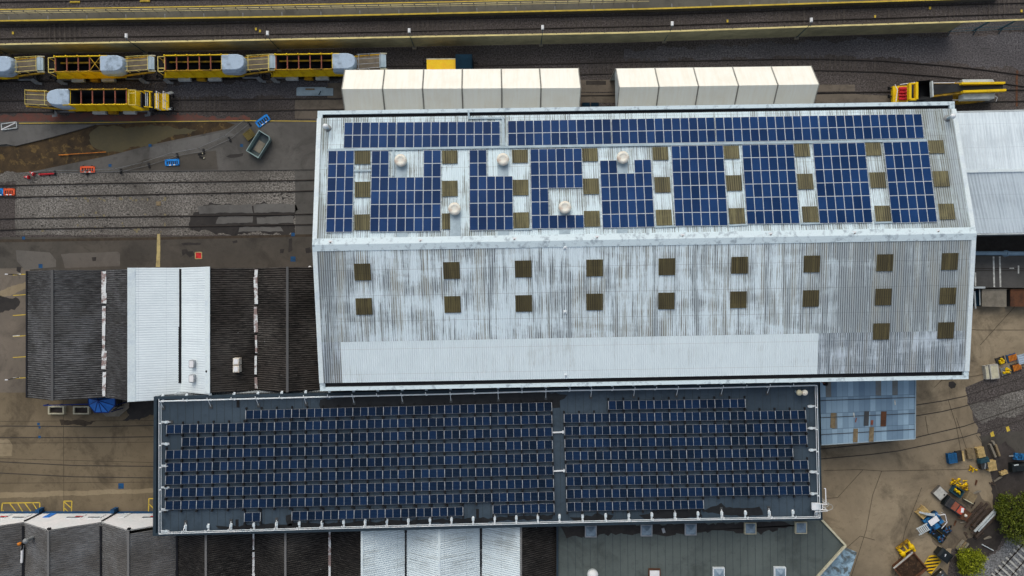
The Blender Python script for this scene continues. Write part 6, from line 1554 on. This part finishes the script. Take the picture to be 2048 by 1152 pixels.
m = MB(); m.box((0, 0, .25), (1.3, 1.3, .3)); m.beam((-.6, -.9, .4), (.3, -.6, .4), .1, .1); m.build('cart', 'rust', t, local=True)
m = MB(); m.lathe((.1, -.05, .4), [(.2, 0), (.18, .15), (0, .22)], 10); m.build('dome', 'vent', t, local=True)
# timber pile: each beam its own thing
for k in range(9):
    off = -2.2+k*.42; L = rnd.uniform(2.6, 4.2); c = P(1958, 1036, .5); a = math.radians(48+rnd.uniform(-3, 3)); d = Vector((math.cos(a), math.sin(a), 0)); n = Vector((-d.y, d.x, 0))
    z = .2+.3*(k % 2); p = c+n*off*.75+Vector((0, 0, z-.5))+d*rnd.uniform(-.4, .4)
    m = MB(); m.beam(p-d*L/2, p+d*L/2, .26, .24); m.beam(p-d*L*.3+Vector((0, 0, .13)), p+d*L*.2+Vector((0, 0, .13)), .1, .03)
    tag(m.build('old_sleeper', 'sleeper_old'), 'dark old timber sleeper lying in the pile beside the large bush', 'timber', 'old sleepers in the pile')
for k, (u0, v0, u1, v1, z) in enumerate(((1949, 1063, 1999, 1010, .7), (1956, 1062, 1994, 1022, .55))):
    m = MB(); m.beam(P(u0, v0, z), P(u1, v1, z), .2, .2); m.beam(P(u0, v0, z+.12), P(u1, v1, z+.12), .08, .05)
    tag(m.build('white_beam', 'grey_l'), ('long white' if k == 0 else 'shorter pale')+' beam lying along the timber pile by the bush', 'beam')
pallet_things('wooden_pallet', 'pale new pallet on a dark stack beside the blue machine', 'pallet', 1848, 1026, math.radians(45), 'wood', 1.35, 1.15, .02, 6, 5)
t = loc_thing('blue_machine', 'blue and white machine with folded grey arms in the junk yard', 'machine', 1872, 1046, 35, ztop=1.2)
m = MB(); m.box((0, .1, .5), (2.2, 1.6, .5)); m.box((-.2, -.4, .9), (.9, .7, .5)); m.box((.7, -.2, .85), (.6, .8, .4)); m.build('body', 'blue_m', t, local=True)
m = MB(); m.box((-.1, .45, 1.25), (1.35, .75, .08)); m.build('white_top', 'white', t, local=True)
m = MB(); m.beam((.5, .9, 1.1), (-.4, 1.7, 1.0), .32, .14); m.beam((-.4, 1.7, 1.0), (-.9, 2.3, .9), .22, .14); m.build('folded_arm', 'grey_l', t, local=True)
m = MB()
for s in (-.42, .42): m.beam((-1.0+s*.2, .1+s, 1.0), (-2.6+s*.2, .25+s, .9), .1, .14)
for k in range(6): m.beam((-1.2-k*.24, -.3, 1.0), (-1.2-k*.24, .6, 1.0), .14, .05)
m.build('slatted_ramp', 'grey_l', t, local=True)
m = MB()
for a, b in (((.9, .7, 1.3), (1.6, .3, 1.3)), ((1.6, .3, 1.3), (1.2, -.7, 1.3)), ((1.2, -.7, 1.3), (.2, -1.0, 1.2))): m.tube(a, b, .045, 6); m.tube(a, (a[0], a[1], .5), .04, 6)
m.build('cage_rail', 'white', t, local=True)
for x in (-.8, .8):
    for y in (-.6, .8):
        m = MB(); m.tube((x, y-.1, .3), (x, y+.1, .3), .3, 12); m.build('wheel', 'black', t, local=True)
casting_heap('heap of blue machine parts nearest the blue and white machine', 1868, 1062, 20, .8, .9, 9, 'blue_m', 11)
casting_heap('heap of blue machine parts on the right of the junk rows', 1899, 1060, 30, 1.0, .8, 10, 'blue_m', 12)
casting_heap('heap of blue machine parts at the bottom of the junk rows', 1886, 1078, 30, .9, .8, 10, 'blue_m', 13)
for u, v, lb in ((1882, 1060, 'dark steel tray between the heaps of blue parts'), (1875, 1071, 'dark steel tray below the heaps of blue parts, with olive edging')):
    t = loc_thing('steel_tray', lb, 'tray', u, v, -40, ztop=.2)
    m = MB(); m.box((0, 0, .06), (2.4, 1.1, .12)); m.build('tray', 'bin', t, local=True)
    m = MB()
    for s in (-1, 1): m.box((0, s*.55, .16), (2.4, .08, .1))
    m.build('edging', 'olive' if u < 1880 else 'charcoal', t, local=True)
for k, (u, v, a, L, mt) in enumerate(((1952, 985, 20, 1.4, 'boxwood'), (1938, 1046, -40, 1.1, 'rust'), (1946, 1010, 60, .9, 'sleeper_old'), (1926, 1044, 10, .8, 'boxwood'), (1910, 1046, 70, .7, 'rust'), (1960, 1072, 40, 1.3, 'sleeper_old'), (1975, 1076, 15, 1.0, 'boxwood'), (1932, 1070, -60, .9, 'sleeper_old'), (1900, 1000, -30, .6, 'rust'), (1952, 965, 80, .7, 'rust'), (1996, 958, 30, 1.2, 'boxwood'), (1985, 968, -20, .9, 'sleeper_old'))):
    c = P(u, v, .08); q = Vector((math.cos(math.radians(a)), math.sin(math.radians(a)), 0))*L/2; m = MB(); m.beam(c-q, c+q, .16, .12); m.beam(c-q*.6+Vector((.1, .15, .02)), c+q*.3+Vector((.12, .2, .02)), .1, .08)
    tag(m.build('scrap_timber', mt), 'small scrap of old timber or rusty steel lying loose among the junk rows', 'scrap', 'loose scraps around the junk yard')
# yellow grab, skip, hazard plate, bin, covered vehicle
t = loc_thing('yellow_grab', 'yellow hydraulic grab with two jaws above the rusty skip', 'machine', 1815, 1100, 38, ztop=.7)
m = MB(); m.beam((-1, .75, .3), (1.0, .75, .3), .3, .25); m.box((0, .75, .32), (1.9, .2, .3)); m.build('spreader', 'yellow_d', t, local=True)
for s, nm in ((-1, 'jaw'), (1, 'jaw')):
    m = MB(); x = s*.85
    for y0, y1, r in ((.6, .1, .2), (.1, -.4, .26), (-.4, -.9, .2)): m.tube((x, y0, .35), (x-s*.12, y1, .35), r, 10)
    m.lathe((x-s*.1, -.2, .35), [(.36, 0), (.3, .25), (.12, .3), (0, .3)], 10); m.build(nm, 'yellow', t, local=True)
m = MB(); m.beam((-.8, -.1, .5), (.8, -.3, .5), .16, .14); m.tube((0, -.2, .4), (0, .6, .4), .1, 8); m.build('cylinder', 'yellow', t, local=True)
sk = loc_thing('rusty_skip', 'large rusty skip full of brown spoil at the bottom edge', 'skip', 1822, 1138, 40, ztop=1.2)
m = MB(); R4 = lambda a, b, z: [(-a, -b, z), (a, -b, z), (a, b, z), (-a, b, z)]
m.rings([R4(1.45, 1.2, 0), R4(1.75, 1.45, 1.2), R4(1.62, 1.32, 1.2), R4(1.45, 1.2, .8)], cap1=False)
for x in (-1, 0, 1): m.beam((x, 1.22, .1), (x, 1.47, 1.15), .1, .08); m.beam((x, -1.22, .1), (x, -1.47, 1.15), .1, .08)
m.build('body', 'rust', sk, local=True)
m = MB(); n = 9; vs = [(-1.5+3.0*i/(n-1), -1.22+2.44*j/(n-1), .95+rnd.uniform(-.06, .14)*(0 < i < n-1 and 0 < j < n-1)) for j in range(n) for i in range(n)]
m.add(vs, [(j*n+i, j*n+i+1, (j+1)*n+i+1, (j+1)*n+i) for j in range(n-1) for i in range(n-1)], smooth=True); m.build('spoil', 'skipmud', sk, local=True)
m = MB(); m.beam((-1.7, 1.55, 1.18), (1.6, 1.55, 1.18), .16, .12); m.build('top_rail', 'sleeper_pale', sk, local=True)
t = loc_thing('hazard_plate', 'yellow and black striped ramp plate between the skip and the black bin', 'ramp plate', 1863, 1127, 52, ztop=.1)
m = MB(); m.prism([(-1.2, -.8), (1.0, -.8), (1.25, .2), (.7, .85), (-1.2, .7)], 0, .08); m.build('plate', 'hazard', t, local=True)
m = MB(); m.beam((-1.2, -.8, .1), (1.0, -.8, .1), .1, .05); m.beam((1.0, -.8, .1), (1.25, .2, .1), .1, .05); m.beam((-1.2, .7, .1), (.7, .85, .1), .1, .05); m.build('edge', 'ypaint', t, local=True)
t = loc_thing('wheeled_bin', 'black wheeled bin with a small white mark beside the bright bush', 'bin', 1891, 1112, -38, ztop=1.3)
m = MB(); m.rings([R4(.75, .52, .1), R4(.85, .62, 1.1)]); m.build('body', 'bin', t, local=True)
m = MB(); m.rings([R4(.9, .68, 1.1), R4(.9, .68, 1.2), R4(.6, .4, 1.34)]); m.build('lid', 'bin', t, local=True)
m = MB(); m.box((-.1, .05, 1.35), (.09, .34, .015), .3); m.box((-.14, .14, 1.353), (.2, .08, .015), .9); m.build('white_mark', 'white', t, local=True)
for x in (-.6, .6):
    for y in (-.4, .4):
        m = MB(); m.tube((x, y-.04, .1), (x, y+.04, .1), .1, 10); m.build('wheel', 'black', t, local=True)
t = loc_thing('parked_van', 'black vehicle cut by the bottom edge below the striped plate', 'vehicle', 1897, 1180, 40, ztop=1.7)
m = MB(); m.rings([R4(1.3, 2.0, .4), R4(1.3, 2.0, 1.0), R4(1.15, 1.5, 1.65), R4(1.0, 1.3, 1.75)]); m.build('body', 'bin', t, local=True)
m = MB(); m.box((0, 1.55, 1.35), (1.7, .5, .06)); m.build('windscreen', 'glass', t, local=True)
for s in (-1, 1):
    m = MB(); m.lathe((s*.85, 1.9, 1.0), [(.16, 0), (.1, .06), (0, .08)], 8); m.build('headlight', 'vent', t, local=True)
for x in (-1.15, 1.15):
    for y in (-1.2, 1.2):
        m = MB(); m.tube((x-.12, y, .36), (x+.12, y, .36), .36, 14); m.build('wheel', 'black', t, local=True)
for k in range(3):
    m = MB(); a, b = P(1913+k*4.5, 1098+k*3, .3), P(1927+k*4.5, 1080+k*3, .3); m.beam(a, b, .24, .3)
    tag(m.build('plank', 'boxwood' if k != 1 else 'wood_old'), 'grey plank in the small stack beside the bright bush, '+('left', 'middle', 'right')[k]+' of three', 'plank', 'planks beside the bright bush')
m = MB(); m.tube(P(1964, 1089, .2), P(1987, 1101, .2), .07, 6); m.tube(P(1964, 1089, .2), P(1966, 1090, .2), .09, 6); tag(m.build('fallen_pole', 'grey_l'), 'thin pale pole lying on the ballast above the bright bush', 'pole')

# ------------------------------------------------------------------ bushes
def bush(label, u, v, blobs, n, mat, trunk_h, seed, leaf=.13):
    r = random.Random(seed); b = P(u, v, 0); t = thing('bush', label, 'bush', b)
    m = MB(); limbs = []
    for (dx, dy, dz, rad) in blobs:
        e = Vector((dx, dy, dz)); mid = e*.5+Vector((r.uniform(-.2, .2), r.uniform(-.2, .2), .3))
        m.tube((0, 0, 0), mid, .10, 7, r2=.07); m.tube(mid, e, .07, 6, r2=.03)
        for k in range(6):
            d = Vector((r.gauss(0, 1), r.gauss(0, 1), r.gauss(.3, .8))).normalized(); m.tube(e, e+d*rad*.85, .03, 5, r2=.01, caps=False)
    m.build('trunk', 'bark', t, local=True)
    blobs = list(blobs)
    for q in list(blobs):
        for _ in range(2):
            a = r.random()*6.283; blobs.append((q[0]+q[3]*.85*math.cos(a), q[1]+q[3]*.85*math.sin(a), q[2]*r.uniform(.6, 1.05), q[3]*r.uniform(.25, .45)))
    m = MB()
    for k in range(n):
        dx, dy, dz, rad = blobs[r.randrange(len(blobs))]
        d = Vector((r.gauss(0, 1), r.gauss(0, 1), r.gauss(0, .8))).normalized()
        cl = math.sin(d.x*5+seed)*math.sin(d.y*6+1.3*seed)*math.sin(d.z*5)
        rr_ = rad*(.4+.62*r.random()**.6+(.5*r.random() if r.random() < .26 else 0))*(1+.3*cl)
        if cl < -.45 and r.random() < .6: continue
        p = Vector((dx, dy, dz))+d*rr_
        if p.z < .1: continue
        s = leaf*r.uniform(.6, 1.5); ax = Vector((r.gauss(0, 1), r.gauss(0, 1), r.gauss(0, .6))).normalized(); bx = ax.cross(Vector((r.gauss(0, 1), r.gauss(0, 1), r.gauss(0, 1)))).normalized()
        m.add([p-ax*s, p+bx*s*.5, p+ax*s, p-bx*s*.5], [(0, 1, 2, 3)])
    m.build('crown', mat, t, local=True)
bush('large dark green bush at the right edge beside the timber pile', 2012, 1034, [(0, .3, 2.2, 1.5), (.9, 1.4, 2.4, 1.5), (-.6, -.9, 1.8, 1.3), (1.4, -.4, 2.2, 1.5), (.4, -1.9, 1.7, 1.2), (2.2, 1.8, 2.2, 1.6), (-1.0, .6, 1.5, .9), (1.2, 2.6, 2.0, 1.1), (2.4, .4, 2.0, 1.5), (-1.3, 1.6, 1.2, .8), (-.6, 2.6, 1.3, .9)], 21000, 'leaf', 1, 3, .12)
bush('bright yellow-green bush at the bottom beside the black bin', 1926, 1112, [(0, 0, 1.7, 1.25), (-.6, .7, 1.5, .9), (.7, .4, 1.5, 1.0), (.2, -1.0, 1.5, 1.2), (-.5, -.9, 1.3, .9), (.9, -.8, 1.2, .9)], 11000, 'leaf2', 1, 5, .11)

# ------------------------------------------------------------------ camera, light
cam = bpy.data.cameras.new('camera'); cam.sensor_width = 36; cam.lens = 36*H/(2048*K); cam.clip_end = 2000
co = bpy.data.objects.new('camera', cam); co.location = (0, 0, H); COL.objects.link(co); scene.camera = co
w = bpy.data.worlds.new('World'); scene.world = w; w.use_nodes = True
nt = w.node_tree; sky = nt.nodes.new('ShaderNodeTexSky'); sky.sky_type = 'NISHITA'; sky.sun_disc = False
el, az = math.radians(42), math.radians(-12)
sky.sun_elevation = el; sky.sun_rotation = az; sky.air_density = 1.0; sky.dust_density = 4.0; sky.ozone_density = 1.0
hs = nt.nodes.new('ShaderNodeHueSaturation'); hs.inputs['Saturation'].default_value = 0.6
nt.links.new(sky.outputs[0], hs.inputs['Color']); nt.links.new(hs.outputs[0], nt.nodes['Background'].inputs[0]); nt.nodes['Background'].inputs[1].default_value = 0.15
sl = bpy.data.lights.new('sun', 'SUN'); sl.energy = 0.6; sl.angle = math.radians(60); sl.color = (1.0, 0.97, 0.93)
so = bpy.data.objects.new('sun', sl); COL.objects.link(so)
sd = Vector((math.sin(az)*math.cos(el), math.cos(az)*math.cos(el), math.sin(el)))
so.rotation_euler = sd.to_track_quat('Z', 'Y').to_euler()
vs = scene.view_settings; vs.view_transform = 'Standard'; vs.look = 'None'; vs.gamma = 1.0; vs.use_curve_mapping = False; vs.exposure = 0.0
